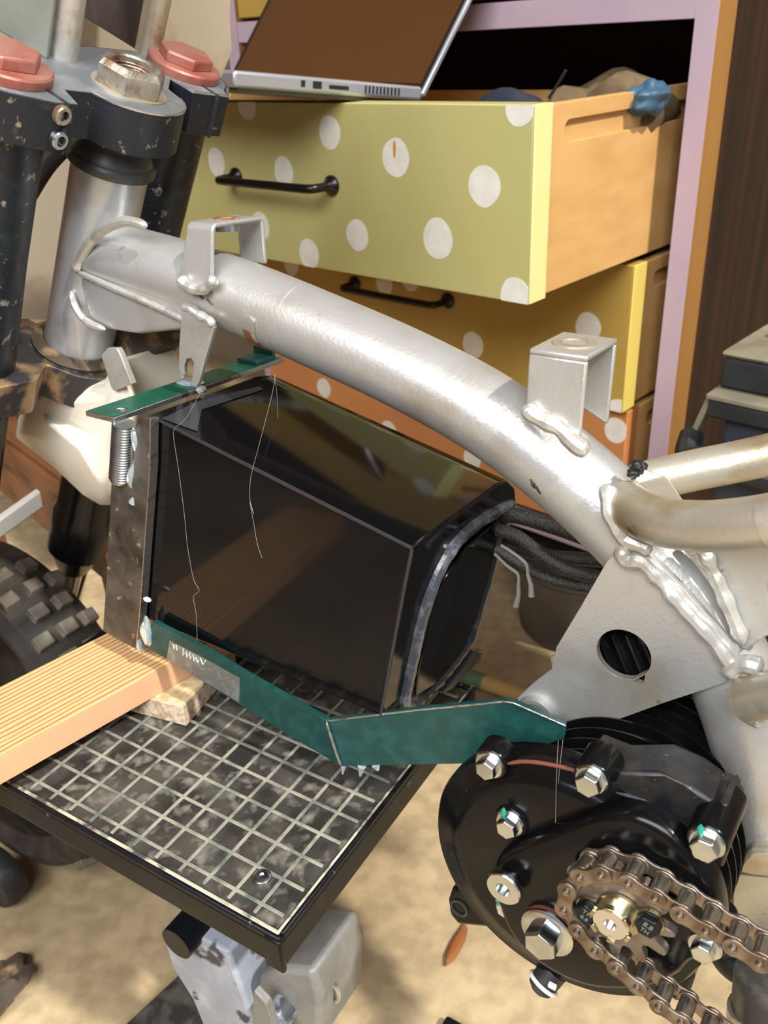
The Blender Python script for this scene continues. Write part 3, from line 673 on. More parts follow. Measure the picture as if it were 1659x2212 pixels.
# stem nut, lock nut and seal
def hexnut(o, r, hgt, ri, mat, par, a0, name):
    m = MB(); m.lathe(o, SAX, [(ri, -.001), (r * .93, -.001), (r, hgt * .15), (r, hgt * .75), (r * .86, hgt), (ri + .0012, hgt), (ri, hgt - .001), (ri, hgt - .004), (ri - .0008, hgt - .0045), (ri, hgt - .0055), (ri - .0008, hgt - .0065), (ri, hgt - .0075), (ri - .0008, hgt - .009), (ri, -.001)], 6 if False else 36, SQX, a0)
    # pull the outer rings to a hexagon
    for k in range(1, 5):
        for j in range(36):
            p = m.v[k * 36 + j]; d = p - o; ax = SAX * d.dot(SAX); rd = d - ax; a = (2 * math.pi * j / 36) % (math.pi / 3) - math.pi / 6
            f = math.cos(math.pi / 6) / math.cos(a); f = max(f, .9 if k in (1, 4) else 0); m.v[k * 36 + j] = o + ax + rd * f
    return build(name, m, mat, par, angle=25)
hexnut(K(-4, VC, h1 + 1), .0225, .0155, .0135, 'rust_nut', fk, .15, 'stem_nut')
build('nut_washer', MB().lathe(K(-4, VC, h1), SAX, [(.0245, 0), (.0245, .0012), (.0215, .0012)], 40), 'silver_dirty', fk)
build('stem_tube', MB().lathe(K(-3, VC, 190), SAX, [(.0128, 0), (.0128, .018)], 28), 'jack_dark', fk)
build('lock_nut', MB().lathe(K(-1, VC, 160), SAX, [(.0205, 0), (.0205, .004), (.0185, .005), (.0185, .012)], 40), 'rust_nut', fk)
for k in range(6):
    a = k * math.pi / 3 + .3; d = SQX * math.cos(a) + BV * math.sin(a)
    build('nut_lug', MB().box(K(-1, VC, 164) + d * .0165 - d.cross(SAX) * .005, d * .004, d.cross(SAX) * .010, SAX * .008), 'rust_nut', fk, .0008)
build('dust_seal', MB().lathe(K(0, VC, 146), SAX, [(.0275, 0), (.030, .001), (.0305, .004), (.029, .0075), (.0275, .0085), (.0265, .011), (.0255, .0125), (.0225, .0165), (.021, .019), (.0205, .0215), (.018, .0215)], 48), 'rubber_seal', fk)
# lower clamp
low = ring(VL, QL, 36, 60, 250) + [(VL + 22, QL - 38), (VC - 38, -10)] + ring(VC, -10, 34, 215, 325, 8) + [(VC + 38, -8), (VR - 20, QR - 40)] + ring(VR, QR, 36, -70, 115) + [(VR - 34, QR + 18), (VC, 40), (VL + 34, QL + 24)]
build('lower_clamp', MB().prism([K(q, v, -34) for v, q in low], SAX * .030), 'lower_clamp', fk, .004, 3)
build('bearing_seal', MB().lathe(K(0, VC, -5), SAX, [(.034, 0), (.035, .003), (.030, .006), (.025, .007)], 40), 'muddy', fk)
# lug of the lower clamp seen behind the gusset
lg = [(235, 706), (388, 712), (385, 740), (330, 765), (300, 830), (240, 800)]
build('clamp_lug', MB().prism([bp(x, y, 470) for x, y in lg], BV * .03), 'muddy', fk, .004)
# cable through the clamp
P = [K(60, 470, 176), bp(165, 275, 455), bp(95, 360, 440), bp(40, 450, 430), bp(-30, 560, 425)]
tag(build('brake_hose', MB().tube(smooth(P), .0075, 16), 'rubber'), 'black hose running down behind the near fork leg', 'hose')
# handlebar risers and plates above the clamp
def post(x, y, v, r, name='riser_post'):
    q, hh = None, h1
    b0 = on_plane(x, y, K(0, VC, h1), SAX); return b0
for x, y, r in ((132, 122, .0105), (318, 112, .0098)):
    b0 = on_plane(x, y, K(0, VC, h1), SAX)
    build('riser_post', MB().tube([b0, b0 + SAX * .12], r, 28), 'silver_weld' if r > .01 else 'silver_dirty', fk)
def upright(name, px, py, qx, qy, hgt, mat, th, label):
    a = on_plane(px, py, K(0, VC, h1), SAX); b = on_plane(qx, qy, K(0, VC, h1), SAX); t = (b - a); nn = t.cross(SAX).normalized()
    o = build(name, MB().box(a, t, SAX * hgt, nn * th), mat, fk, .001); lab(o, label)
upright('grey_plate', -60, 30, 108, 128, .12, 'grey_panel', .003, 'dull grey sheet standing beside the riser')
upright('dark_plate', 186, 36, 302, 108, .12, 'dark_brown', .004, 'dark brown plate between the risers')

# number plate behind the fork
PQ = 124
pn = thing('number_plate', 'stained cream number plate behind the fork legs', 'plate', K(PQ, VC, 60))
rb = [(500, -40), (497, 40), (502, 110), (470, 190), (430, 330), (385, 470), (330, 600), (280, 690)]
lft = [(-60, -40), (-60, 690)]
def onq(x, y, q): return on_plane(x, y, K(q, VC, 0), SQX)
pts = [onq(x, y, PQ) for x, y in rb] + [onq(x, y, PQ) for x, y in reversed(lft)]
build('plate', MB().prism(pts, SQX * .003), 'cream_stained', pn, .001)
# cream fender below the lower clamp
fe = thing('fender', 'cream white plastic fender tail under the lower clamp', 'fender', bp(160, 1000, 440))
rim = [(60, 842), (90, 828), (150, 822), (230, 812), (262, 775), (272, 770), (300, 838), (310, 870), (300, 930), (290, 1010), (262, 1078), (240, 1092), (215, 1092), (178, 1070), (110, 1006), (32, 945), (38, 905)]
rp = [bp(x, y, 446) for x, y in rim]; k = len(rp)
mid = [(70, 862), (96, 850), (152, 842), (226, 832), (256, 800), (264, 800), (284, 845), (292, 875), (284, 930), (274, 1002), (250, 1058), (234, 1074), (216, 1074), (186, 1054), (122, 992), (50, 936), (54, 905)]
mp_ = [bp(x, y, 430) for x, y in mid]
ri = [(112, 884), (122, 876), (160, 866), (214, 862), (236, 850), (244, 850), (252, 870), (256, 892), (250, 934), (242, 985), (232, 1024), (226, 1040), (216, 1042), (202, 1026), (168, 968), (104, 912), (102, 900)]
rv = [428, 426, 424, 424, 424, 424, 424, 424, 424, 424, 423, 421, 420, 420, 418, 422, 426]
rp_ = [bp(x, y, v) for (x, y), v in zip(ri, rv)]
m = MB(); vs = rp + mp_ + rp_ + [p + BV * .05 for p in rp]; vs.append(bp(206, 950, 427)); fs = []
for i in range(k):
    j = (i + 1) % k; fs += [(i, j, k + j, k + i), (k + i, k + j, 2 * k + j, 2 * k + i), (3 * k + i, 3 * k + j, j, i), (2 * k + i, 2 * k + j, 4 * k)]
fs.append(tuple(range(3 * k, 4 * k)))
m.add(vs, fs); o = build('fender_shell', m, 'cream_plastic', fe, .003, 3, angle=50)
bm = bmesh.new(); bm.from_mesh(o.data); bmesh.ops.recalc_face_normals(bm, faces=bm.faces); bm.to_mesh(o.data); bm.free()
# ================================================================== FRONT WHEEL
WU, WW, WR = 792, -602, 196
wh = thing('knobbly_tyre', 'black knobbly front tyre behind the fork, worn square knobs', 'tyre', B(WU, VC, WW - 205))
WC = B(WU, VC, WW)
prof = [(.150, -.034), (.172, -.042), (.186, -.036), (.194, -.02), (.1965, 0), (.194, .02), (.186, .036), (.172, .042), (.150, .034), (.145, .028), (.145, -.028)]
m = MB(); m.lathe(WC, BV, [(r, h) for r, h in prof] + [prof[0]], 72); build('tyre_carcass', m, 'tyre', wh)
build('rim', MB().lathe(WC, BV, [(.150, -.03), (.138, -.022), (.134, 0), (.138, .022), (.150, .03), (.146, .026), (.146, -.026), (.150, -.03)], 60), 'bright_steel', wh)
build('hub', MB().lathe(WC, BV, [(.02, -.045), (.034, -.04), (.02, -.02), (.02, .02), (.034, .04), (.02, .045)], 32), 'jack_grey', wh)
for k in range(18):
    a = 2 * math.pi * k / 18; d = BU * math.cos(a) + BW * math.sin(a); t2 = BU * math.cos(a + .5) + BW * math.sin(a + .5)
    build('spoke', MB().tube([WC + d * .03 + BV * (.035 if k % 2 else -.035), WC + t2 * .136], .0015, 5), 'bright_steel', wh)
src = None
for k in range(46):
    a = 2 * math.pi * k / 46; d = BU * math.cos(a) + BW * math.sin(a); t2 = (-BU * math.sin(a) + BW * math.cos(a))
    if not (-.35 < a - 2.2 < 1.9): continue
    for c in range(3 if k % 2 else 2):
        vv = ((c - 1) * 26 if k % 2 else (c - .5) * 27) / 1000
        tilt = vv * 11; nd = d * math.cos(tilt) + BV * math.sin(tilt); nv = BV * math.cos(tilt) - d * math.sin(tilt)
        o = WC + d * (.1965 - 6.0 * vv * vv) + BV * vv
        if src is None:
            mb = MB().prism([Vector((-.0095, -.0080, -.004)), Vector((.0095, -.0080, -.004)), Vector((.0095, .0080, -.004)), Vector((-.0095, .0080, -.004))], Z * .014, top=[Vector((x * .86, y * .86, .0070)) for x, y in ((-.0095, -.008), (.0095, -.008), (.0095, .008), (-.0095, .008))])
            src = build('knob', mb, 'knob', origin=Vector((0, 0, 0)), bevel=.0012); src.parent = wh; src.matrix_local = Matrix.Translation(-root_loc(wh)) @ basis(o, nv, t2, nd)
        else: inst(src, 'knob', wh, basis(o, nv, t2, nd))

# ================================================================== BATTERY
VN, VFa = 374, 516
bt = thing('battery_pack', 'large glossy black battery pack slung under the frame tube', 'battery', B(330, 445, -350))
uTF, wTF = uw(318, 895, VN); uTR, wTR = uw(890, 1185, VN); uBR, wBR = uw(822, 1548, VN); uBF, wBF = uw(296, 1330, VN)
sec = [(VN, 0, 0), (VFa - 34, 0, 0), (VFa - 18, -3, 0), (VFa - 6, -12, 0), (VFa, -26, 0)]     # top runs flat, then rolls over the far edge
m = MB()
front = []; rear = []
for v, dz, _ in sec:
    front.append(B(uTF, v, wTF + dz)); rear.append(B(uTR, v, wTR + dz))
front += [B(uBF, VFa, wBF), B(uBF, VN, wBF)]; rear += [B(uBR, VFa, wBR), B(uBR, VN, wBR)]
k = len(front); fs = []
for i in range(k): j = (i + 1) % k; fs.append((i, k + i, k + j, j))
fs.append(tuple(range(k))); fs.append(tuple(range(2 * k - 1, k - 1, -1)))
m.add(front + rear, fs); o = build('case', m, 'battery', bt, .0022, 3)
bm = bmesh.new(); bm.from_mesh(o.data); bmesh.ops.recalc_face_normals(bm, faces=bm.faces); bm.to_mesh(o.data); bm.free()
a, b = B(uTF, VN, wTF), B(uTR, VN, wTR)
build('edge_strip', MB().tube([a + (b - a) * .01, b], .0011, 8), 'battery_edge', bt)
build('edge_strip', MB().tube([B(uTR, VN, wTR), B(uBR, VN, wBR)], .0009, 8), 'battery_edge', bt)
pr0 = B(uTR, VN, wTR); pn_ = (B(uTR, VFa, wTR) - pr0).cross(B(uBR, VN, wBR) - pr0).normalized()
if pn_.dot(CAM - pr0) < 0: pn_ = -pn_
def onr(x, y, lift=.0): return on_plane(x, y, pr0 + pn_ * lift, pn_)
bd = [(1108, 1082), (1070, 1105), (1030, 1130), (990, 1165), (962, 1205), (935, 1262), (912, 1330), (896, 1400), (882, 1465), (874, 1512), (884, 1524)]
build('sealant_bead', bead([onr(x, y, .001) for x, y in bd], .0044, .22, 10, seed=3), 'bead', bt)
bd2 = [(876, 1520), (898, 1518), (930, 1490), (965, 1450), (1000, 1405), (1020, 1370), (1040, 1300), (1060, 1230), (1080, 1150), (1100, 1095)]
build('sealant_bead', bead([onr(x, y, .0006) for x, y in bd2], .0042, .25, 10, seed=6), 'battery_edge', bt)
ins = [(1072, 1120), (1000, 1180), (955, 1245), (920, 1340), (900, 1430), (892, 1500), (930, 1478), (985, 1412), (1015, 1350), (1045, 1250)]
build('end_cover', MB().prism([onr(x, y) for x, y in ins], pn_ * .0025), 'battery', bt, .001)
# tape corner at the front
tc_ = [(352, 893), (392, 905), (428, 930), (432, 905), (520, 868), (560, 850)]
pt0 = B(uTF, VN, wTF); tn = (B(uTR, VN, wTR) - pt0).cross(BV).normalized()
if tn.z < 0: tn = -tn
def ont(x, y): return on_plane(x, y, pt0 + tn * .0004, tn)
build('grey_tape', MB().prism([ont(x, y) for x, y in ((350, 905), (425, 868), (560, 835), (568, 842), (436, 885), (426, 932))], tn * .0003), 'battery_edge', bt)
# cables leaving the far rear corner
cb = [([(1085, 1110), (1130, 1117), (1200, 1138), (1262, 1160), (1330, 1185), (1420, 1240)], 505, .0056),
      ([(1075, 1145), (1120, 1160), (1170, 1198), (1230, 1232), (1300, 1250), (1400, 1270)], 488, .0045),
      ([(1075, 1172), (1120, 1185), (1190, 1202), (1262, 1208), (1340, 1215), (1420, 1240)], 512, .0048),
      ([(1070, 1188), (1110, 1212), (1170, 1245), (1230, 1262), (1300, 1272), (1400, 1290)], 500, .0043)]
for pts, v, r in cb:
    build('cable', MB().tube(smooth([bp(x, y, v) for x, y in pts], 8), r, 16), 'cable', bt)
for pts in ([(1082, 1178), (1105, 1192), (1135, 1216), (1140, 1240)], [(1068, 1196), (1095, 1222), (1118, 1240), (1120, 1262)]):
    w = build('sense_wire', MB().tube(smooth([bp(x, y, 480) for x, y in pts]), .0011, 8), 'grey_wire', bt)
    e0, e1 = pts[-1], (pts[-1][0] + (8 if pts[-1][0] > 1130 else -6), pts[-1][1] + 48)
    build('wire_end', MB().tube([bp(*e0, 480), bp((e0[0] + e1[0]) / 2 + 3, (e0[1] + e1[1]) / 2, 480), bp(*e1, 480)], [.0013, .0016, .0022], 8), 'grey_wire', w)
# lower rear foot of the pack
build('rear_foot', MB().prism([onr(x, y) for x, y in ((960, 1482), (1022, 1420), (1030, 1398), (1012, 1400), (985, 1440), (940, 1490))], pn_ * .006), 'battery_edge', bt, .001)

# ================================================================== MOCK-UP BRACKETS
# flat green bar across the top of the battery
ub0, wb = uw(246, 903, 362); ub1, _ = uw(183, 879, 362)
bar = thing('green_flat_bar', 'dark green flat bar lying across the front top of the battery', 'bracket', B(ub0, 440, wb))
vF2 = 540; hc = on_plane(262, 886, B(ub0, 362, wb), BW)
hole = [hc + BU * .0052 * math.cos(a) + BV * .0042 * math.sin(a) for a in [i * math.pi / 10 for i in range(20)]]
hole = [p - BW * .0035 for p in hole]
poly = [B(ub0, 362, wb - 3.5), B(ub1, 362, wb - 3.5), B(ub1 - 2, vF2, wb - 3.5), B(ub0 + 2, vF2, wb - 3.5)]
build('plate', MB().prism(poly, BW * .0035, [hole]), 'cut_steel', bar, .0004)
hole2 = [p + BW * .0036 for p in hole]
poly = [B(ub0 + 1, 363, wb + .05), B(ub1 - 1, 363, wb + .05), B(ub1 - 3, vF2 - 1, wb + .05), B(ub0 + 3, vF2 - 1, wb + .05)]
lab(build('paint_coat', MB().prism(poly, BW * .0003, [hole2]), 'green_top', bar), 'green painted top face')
ag = thing('green_angle_piece', 'small dark green angle piece at the far end of the green bar under the tube', 'bracket', B(ub0, 535, wb))
build('upright', MB().box(B(ub1 - 4, 528, wb + .5), BU * (ub0 - ub1 + 8) / 1000, BV * .004, BW * .024), 'green', ag, .0005)
build('foot', MB().box(B(ub1 - 4, 508, wb + .5), BU * (ub0 - ub1 + 8) / 1000, BV * .020, BW * .0035), 'green', ag, .0005)
# glue under the slotted tab
gc = on_plane(412, 828, B(ub0, 362, wb), BW)
tag(build('glue_blob', MB().blob(gc, BU * .010, BV * .0085, BW * .0035, .35, 3, 3).blob(on_plane(435, 842, B(ub0, 362, wb), BW), BU * .004, BV * .004, BW * .003, .2, 5, 2), 'glue'), 'clear glue blob fixing the slotted tab to the green bar', 'glue')
# threaded rod under its near end
rt = uw(268, 905, 366)
def rodp(w): return B(rt[0] + (-167 - w) * .0, 366, w)
wtop = wb - 4; wbot = uw(262, 1040, 366)[1]
rod = thing('threaded_rod', 'short shiny zinc threaded rod under the green bar', 'rod', B(rt[0] + 4, 366, wbot))
r0 = B(rt[0] + 1, 366, wtop); r1 = B(uw(259, 1040, 366)[0], 366, wbot); axr = (r0 - r1).normalized(); Lr = (r0 - r1).length
prof = [(.0062, 0), (.0068, .0012)]; hgt = .0016
while hgt < Lr - .001: prof += [(.0061, hgt), (.0075, hgt + .0010)]; hgt += .0020
prof += [(.0064, Lr)]
build('thread', MB().lathe(r1, axr, prof, 28), 'zinc', rod, angle=25)
gl = [(292, 930), (296, 960), (293, 1000), (284, 1035), (292, 1065), (289, 1085)]
tag(build('glue_run', MB().tube(smooth([bp(x, y, 368) for x, y in gl]), [.0026 + .0010 * math.sin(i * .35) for i in range(41)], 10), 'glue'), 'clear glue run between the threaded rod and the steel bar', 'glue')
# upright steel flat bar
ou = [(300, 908), (322, 905), (345, 915), (338, 1010), (325, 1180), (312, 1310), (300, 1408), (262, 1385), (222, 1365), (230, 1240), (238, 1050), (246, 1040), (292, 1030)]
sb = thing('steel_flat_bar', 'bare steel flat bar standing upright at the front of the battery', 'bracket', bp(262, 1390, 369))
ou2 = [(300, 906), (324, 904), (324, 1010), (312, 1180), (303, 1310), (293, 1402), (258, 1384), (222, 1363), (230, 1240), (240, 1045), (285, 1035), (292, 930)]
build('bar', MB().prism([bp(x, y, 366) for x, y in ou2], BV * .0055), 'mill_steel', sb, .0006)
eg = [(325, 906), (345, 914), (336, 1020), (325, 1170), (313, 1300), (301, 1404), (293, 1402), (303, 1310), (312, 1180), (324, 1010)]
uq = [uw(x, y, 366) for x, y in ((325, 906), (324, 1010), (312, 1180), (303, 1310), (294, 1402))]
m = MB(); vs = []
for u_, w_ in uq: vs += [B(u_ + .3, 365.7, w_), B(u_ - .7, 365.7, w_), B(u_ - .7, 372.5, w_), B(u_ + .3, 372.5, w_)]
fs = []
for i in range(len(uq) - 1):
    for j in range(4): fs.append((i * 4 + j, i * 4 + (j + 1) % 4, i * 4 + 4 + (j + 1) % 4, i * 4 + 4 + j))
fs += [(3, 2, 1, 0), tuple((len(uq) - 1) * 4 + j for j in range(4))]
o = build('sawn_edge', m.add(vs, fs), 'cut_steel', sb)
bm = bmesh.new(); bm.from_mesh(o.data); bmesh.ops.recalc_face_normals(bm, faces=bm.faces); bm.to_mesh(o.data); bm.free()
tag(build('glue_dab', MB().blob(bp(318, 1365, 366), BU * .0045, BV * .004, BW * .012, .4, 9, 3).blob(bp(303, 1395, 366), BU * .002, BV * .003, BW * .006, .3, 2, 2), 'glue'), 'glue dab joining the steel bar to the green strip', 'glue')
tag(build('glue_drop', MB().blob(bp(318, 1295, 365), BU * .0035, BV * .002, BW * .0018, .1, 2, 2), 'white_tie'), 'white glue drop on the edge of the steel bar', 'glue')
# green strip along the bottom edge of the battery
gv = 366
gs_ = thing('green_strip', 'dark green strip with silver tape along the lower edge of the battery', 'bracket', bp(520, 1480, gv))
pq = [(330, 1343), (430, 1396), (520, 1450), (620, 1508), (706, 1557), (737, 1655), (640, 1598), (515, 1520), (400, 1448), (318, 1398)]
build('strip', MB().prism([bp(x, y, gv) for x, y in pq], BV * .004), 'green', gs_, .0004)
ft = [bp(x, y, gv + 4) for x, y in ((318, 1398), (515, 1520), (737, 1655))]
tp_ = [(366, 1384), (440, 1422), (518, 1466), (516, 1517), (440, 1472), (360, 1424)]
tpp = lab(build('silver_tape', MB().prism([bp(x, y, gv - .35) for x, y in tp_], BV * .0004), 'tape', gs_), 'scratched silver tape')
random.seed(3)
def stroke(pts): build('scribble', MB().tube([bp(x, y, gv - .5) for x, y in pts], .00035, 5), 'scribble', tpp)
stroke([(374, 1392), (376, 1402), (381, 1393), (382, 1404)])
stroke([(396, 1402), (395, 1416), (402, 1408), (404, 1420), (410, 1410), (411, 1424), (417, 1414), (419, 1428)])
stroke([(422, 1420), (428, 1431), (433, 1422), (438, 1436), (444, 1427)])
# green bar from the bend back to the frame lug
rbq = [(706, 1557, 366), (900, 1540, 376), (1085, 1522, 388), (1106, 1525, 389), (1222, 1568, 398), (1220, 1592, 399), (1156, 1636, 394), (1000, 1645, 386), (860, 1650, 376), (737, 1655, 366)]
gb = thing('green_rear_bar', 'green painted flat bar with pointed end reaching from the battery to the frame lug', 'bracket', bp(960, 1645, 380))
p3 = [bp(x, y, v) for x, y, v in rbq]
nn = (p3[4] - p3[0]).cross(p3[-1] - p3[0]).normalized(); nn = nn if nn.dot(BV) > 0 else -nn
p3 = [p - nn * (p - p3[0]).dot(nn) for p in p3]
build('bar', MB().prism(p3, nn * .005), 'green', gb, .0006)
build('bend_weld', bead([bp(x, y, 364.5) for x, y in ((705, 1558), (715, 1590), (726, 1625), (737, 1655))], .0011, .4, seed=2), 'cut_steel', gb)
ed = [p3[i] - nn * .0002 for i in (0, 1, 2, 3, 4)]
build('bare_rim', MB().tube(ed, .0007, 6), 'cut_steel', gb)
build('glue_drip', MB().tube([bp(742, 1654, 368), bp(740, 1672, 368)], [.0018, .0006], 8).tube([bp(782, 1654, 370), bp(778, 1676, 370)], [.003, .0008], 8).tube([bp(812, 1653, 371), bp(816, 1664, 371)], [.003, .0010], 8), 'glue', gb)
# threads of glue
def thread(pts, v, label, r=.00008):
    tag(build('glue_thread', MB().tube(smooth([bp(x, y, v) for x, y in pts], 10), r, 5), 'thread'), label, 'thread')
thread([(432, 850), (400, 905), (378, 925), (375, 945), (385, 1010), (398, 1110), (405, 1180), (418, 1250), (430, 1275), (418, 1290), (424, 1330), (426, 1385)], 370, 'fine glue thread hanging over the battery beside the steel bar')
thread([(594, 808), (588, 850), (560, 960), (542, 1030), (540, 1080), (548, 1110), (540, 1085), (548, 1130), (556, 1175), (566, 1205)], 371, 'fine glue thread hanging from the far end of the green bar')
thread([(594, 810), (600, 880), (600, 945), (596, 960), (572, 964)], 440, 'short glue thread lying on top of the battery')
thread([(1206, 1600), (1202, 1680), (1199, 1790), (1190, 1850), (1183, 1980), (1178, 2000)], 350, 'fine glue thread hanging from the pointed end of the green bar')
thread([(1216, 1598), (1206, 1690), (1200, 1790)], 352, 'second glue thread joining the one before the motor')
thread([(262, 1530), (268, 1560), (268, 1585), (262, 1608), (255, 1610)], 352, 'pale hair curling above the lift pad')

# ================================================================== LIFT TABLE
lt_ = thing('lift_table', 'black lift table with ribbed rubber pad and chipped rim', 'lift', T(400, 350, -400))
U0, U1, V0, V1 = 238, 562, 234, 486
rimw = 9
def tb_(u0, u1, v0, v1, z0, z1): return MB().box(T(u0, v0, z0), PU * (u1 - u0) / 1000, PV * (v1 - v0) / 1000, Z * (z1 - z0) / 1000)
tr = build('tray', tb_(U0, U1, V0, V1, -26, -1.2), 'tray', lt_, .003, 3)
for a in ((U0, U1, V0, V0 + 4.5), (U0, U1, V1 - 4.5, V1), (U0, U0 + 4.5, V0 + 4.5, V1 - 4.5), (U1 - 4.5, U1, V0 + 4.5, V1 - 4.5)):
    rm = build('rim', tb_(*a, -4, 2.0), 'tray', lt_, .0015)
lab(build('worn_lip', tb_(U0 + 2.5, U1, V0 + 2.6, V0 + 5.2, 1.2, 2.3), 'tray_lip', lt_, .0006), 'chipped pale line along the rim')
lab(build('worn_lip', tb_(U0 + 2.6, U0 + 4.6, V0 + 5, V1, 1.2, 2.3), 'tray_lip', lt_, .0006), 'chipped pale line along the rim')
build('corner_fold', MB().box(T(U0 - 1.2, V0 - 1.2, -27), PU * .012, PV * .004, Z * .027), 'tray', lt_, .0015)
build('pad', tb_(U0 + 6, U1 - 5, V0 + 6, V1 - 5, -2, 0), 'pad', lt_)
us = [U0 + 24.5 + 20 * i for i in range(18)]; vs_ = [V0 + 15 + 20 * i for i in range(12)]
for i, u in enumerate(us):
    if u < U1 - 8: build('pad_rib', tb_(u - 1.25, u + 1.25, V0 + 8, V1 - 6, 0, 1.1 + .12 * (i % 3)), 'rib', lt_, .0004)
for i, v in enumerate(vs_):
    build('pad_rib', tb_(U0 + 8, U1 - 8, v - 1.2, v + 1.2, 0, 1.3 + .12 * (i % 2)), 'rib', lt_, .0004)
sc = onz(567, 1898, ZP)
build('screw', MB().lathe(sc, Z, [(.0058, 0), (.0056, .0022), (.0044, .0030), (.002, .0030), (.002, .002), (0.0, .002)], 24), 'zinc', lt_)
# what carries the table
def vp(x, y, v): r = ray(x, y); p0 = T(0, v, 0); return CAM + r * ((p0 - CAM).dot(PV) / r.dot(PV))
arm = [(352, 2030), (392, 2005), (492, 2058), (520, 2135), (560, 2260), (455, 2260), (415, 2160), (372, 2092)]
lab(build('arm', MB().prism([vp(x, y, 262) for x, y in arm], PV * .03), 'powder_grey', lt_, .003, 3), 'flaking grey lift arm')
build('pivot_tube', MB().tube([vp(380, 2040, 250), vp(380, 2040, 250) + PV * .2], .013, 24), 'tray', lt_)
ck = vp(620, 2135, 262)
build('clevis', MB().prism([vp(x, y, 268) for x, y in ((556, 2118), (600, 2092), (672, 2100), (692, 2150), (690, 2260), (560, 2260))], PV * .055), 'jack_grey', lt_, .005, 3)
build('clevis_cheek', MB().prism([vp(x, y, 250) for x, y in ((548, 2140), (575, 2170), (600, 2260), (540, 2260))], PV * .006), 'jack_grey', lt_, .001)
build('pivot_pin', MB().tube([vp(592, 2205, 256), vp(592, 2205, 256) + PV * .03], .0105, 24), 'powder_grey', lt_)
pc = vp(690, 2125, 285)
build('cotter_ring', MB().tube([pc + (PU * math.cos(a) + Z * math.sin(a)) * .016 for a in [i * math.pi / 12 for i in range(24)]], .0018, 8, closed=True), 'zinc', lt_)
build('cotter_pin', MB().tube([vp(690, 2120, 285), vp(703, 2112, 285)], .0012, 6).tube([vp(690, 2126, 285), vp(702, 2133, 285)], .0012, 6), 'zinc', lt_)
f0, f1 = onz(395, 2095, .02), onz(250, 2230, .02); dd = (f1 - f0)
build('base_bar', MB().box(f0 - dd * .1, dd * 1.6, dd.cross(Z).normalized() * -.05, -Z * .02), 'jack_dark', lt_, .003)
# caster under the near edge
cw_ = onz(60, 1895, .0)
build('caster_wheel', MB().lathe(Vector((cw_.x, cw_.y, .034)) - PV * .03, PV, [(.02, -.014), (.032, -.014), (.035, -.009), (.035, .009), (.032, .014), (.02, .014)], 36), 'rubber', lt_)
for du in (.0, .16):
    c2 = Vector((cw_.x, cw_.y, 0)) + PU * du + PV * .02
    build('base_leg', MB().box(c2 + Z * .03, PU * .05, PV * .16, Z * .04), 'tray', lt_, .003)
build('scissor_post', MB().box(T(390, 330, -380), PU * .05, PV * .05, Z * .354), 'jack_dark', lt_, .003)

# ================================================================== TIMBER
ZB = .4203                                         # top of the chipboard block
b0 = onz(394, 1527, ZB); bl = onz(252, 1490, ZB); br = onz(497, 1440, ZB)
ud = (bl - b0); ud.z = 0; ud.normalize(); vd = Vector((-ud.y, ud.x, 0)); vd = vd if vd.dot(br - b0) > 0 else -vd
bk = thing('chipboard_block', 'pale chipboard offcut lying on the lift pad under the timber', 'board', Vector((b0.x, b0.y, ZP)))
build('block', MB().box(Vector((b0.x, b0.y, ZP + .0014)), ud * .085, vd * .075, Z * (ZB - ZP - .0016)), 'chipboard_edge', bk, .0006)
build('faced_top', MB().box(Vector((b0.x, b0.y, ZB - .0002)) + ud * .0005 + vd * .0005, ud * .084, vd * .074, Z * .0004), 'chipboard', bk)
# pine batten
ZT = ZB + .0215
q0 = onz(368, 1432, ZT); q1 = onz(0, 1635, ZT)          # lower (near right) edge of its top face
s0_ = onz(232, 1366, ZT); s1_ = onz(0, 1502, ZT)
ld = (q1 - q0); ld.z = 0; ld.normalize(); wd_ = Vector((-ld.y, ld.x, 0)); wd_ = wd_ if wd_.dot(s0_ - q0) > 0 else -wd_
wid = (s0_ - q0).dot(wd_)
pb = thing('pine_batten', 'sawn pine batten with open grain running under the battery', 'timber', Vector((q0.x, q0.y, ZB)))
st = q0 - ld * .10
m = MB().box(st - Z * .0215, ld * .46, wd_ * wid, Z * .0215)
m.uv = [((p - st).dot(ld) * .12, (p - st).dot(wd_) + (p - st).z * .6) for p in m.v]
build('timber', m, 'pine', pb, .0012)
sd = lab(build('sawn_side', MB().box(st - Z * .0208 - wd_ * .0003, ld * .459, wd_ * .0004, Z * .0202), 'pine_side', pb), 'pinkish smooth sawn side')

# ================================================================== MOTOR
vM = 350
eL = uw(950, 1790, vM)[0]; eR = uw(1582, 1950, vM)[0]; eT = uw(1290, 1636, vM)[1]; eB = uw(1330, 2164, vM)[1]
MU, MW = (eL + eR) / 2 + 6, (eT + eB) / 2 - 13; MR = ((eL - eR) + (eT - eB)) / 4000
mo = thing('electric_motor', 'glossy black finned electric motor with zinc bolts at lower right', 'motor', B(MU, 410, MW - 85))
MC = B(MU, vM, MW)
def mpt(x, y, v=vM): return bp(x, y, v)
body = [(MR - .012, 0)]
hgt = .008
HU, HW, HR = MU - 16, MW + 2, .066
build('housing', MB().lathe(B(MU, 366, MW), BV, [(MR - .004, 0), (MR - .008, .004), (MR - .024, .012), (MR - .03, .03)], 72).lathe(B(HU, 372, HW), BV, [(HR - .006, 0), (HR - .006, .112), (HR - .03, .126), (0.02, .126)], 72), 'motor', mo)
for k in range(9):
    build('fin', MB().lathe(B(HU, 384 + k * 11, HW), BV, [(HR - .010, 0), (HR + .001, .0004), (HR + .001, .0016), (HR - .010, .002)], 72), 'motor', mo)
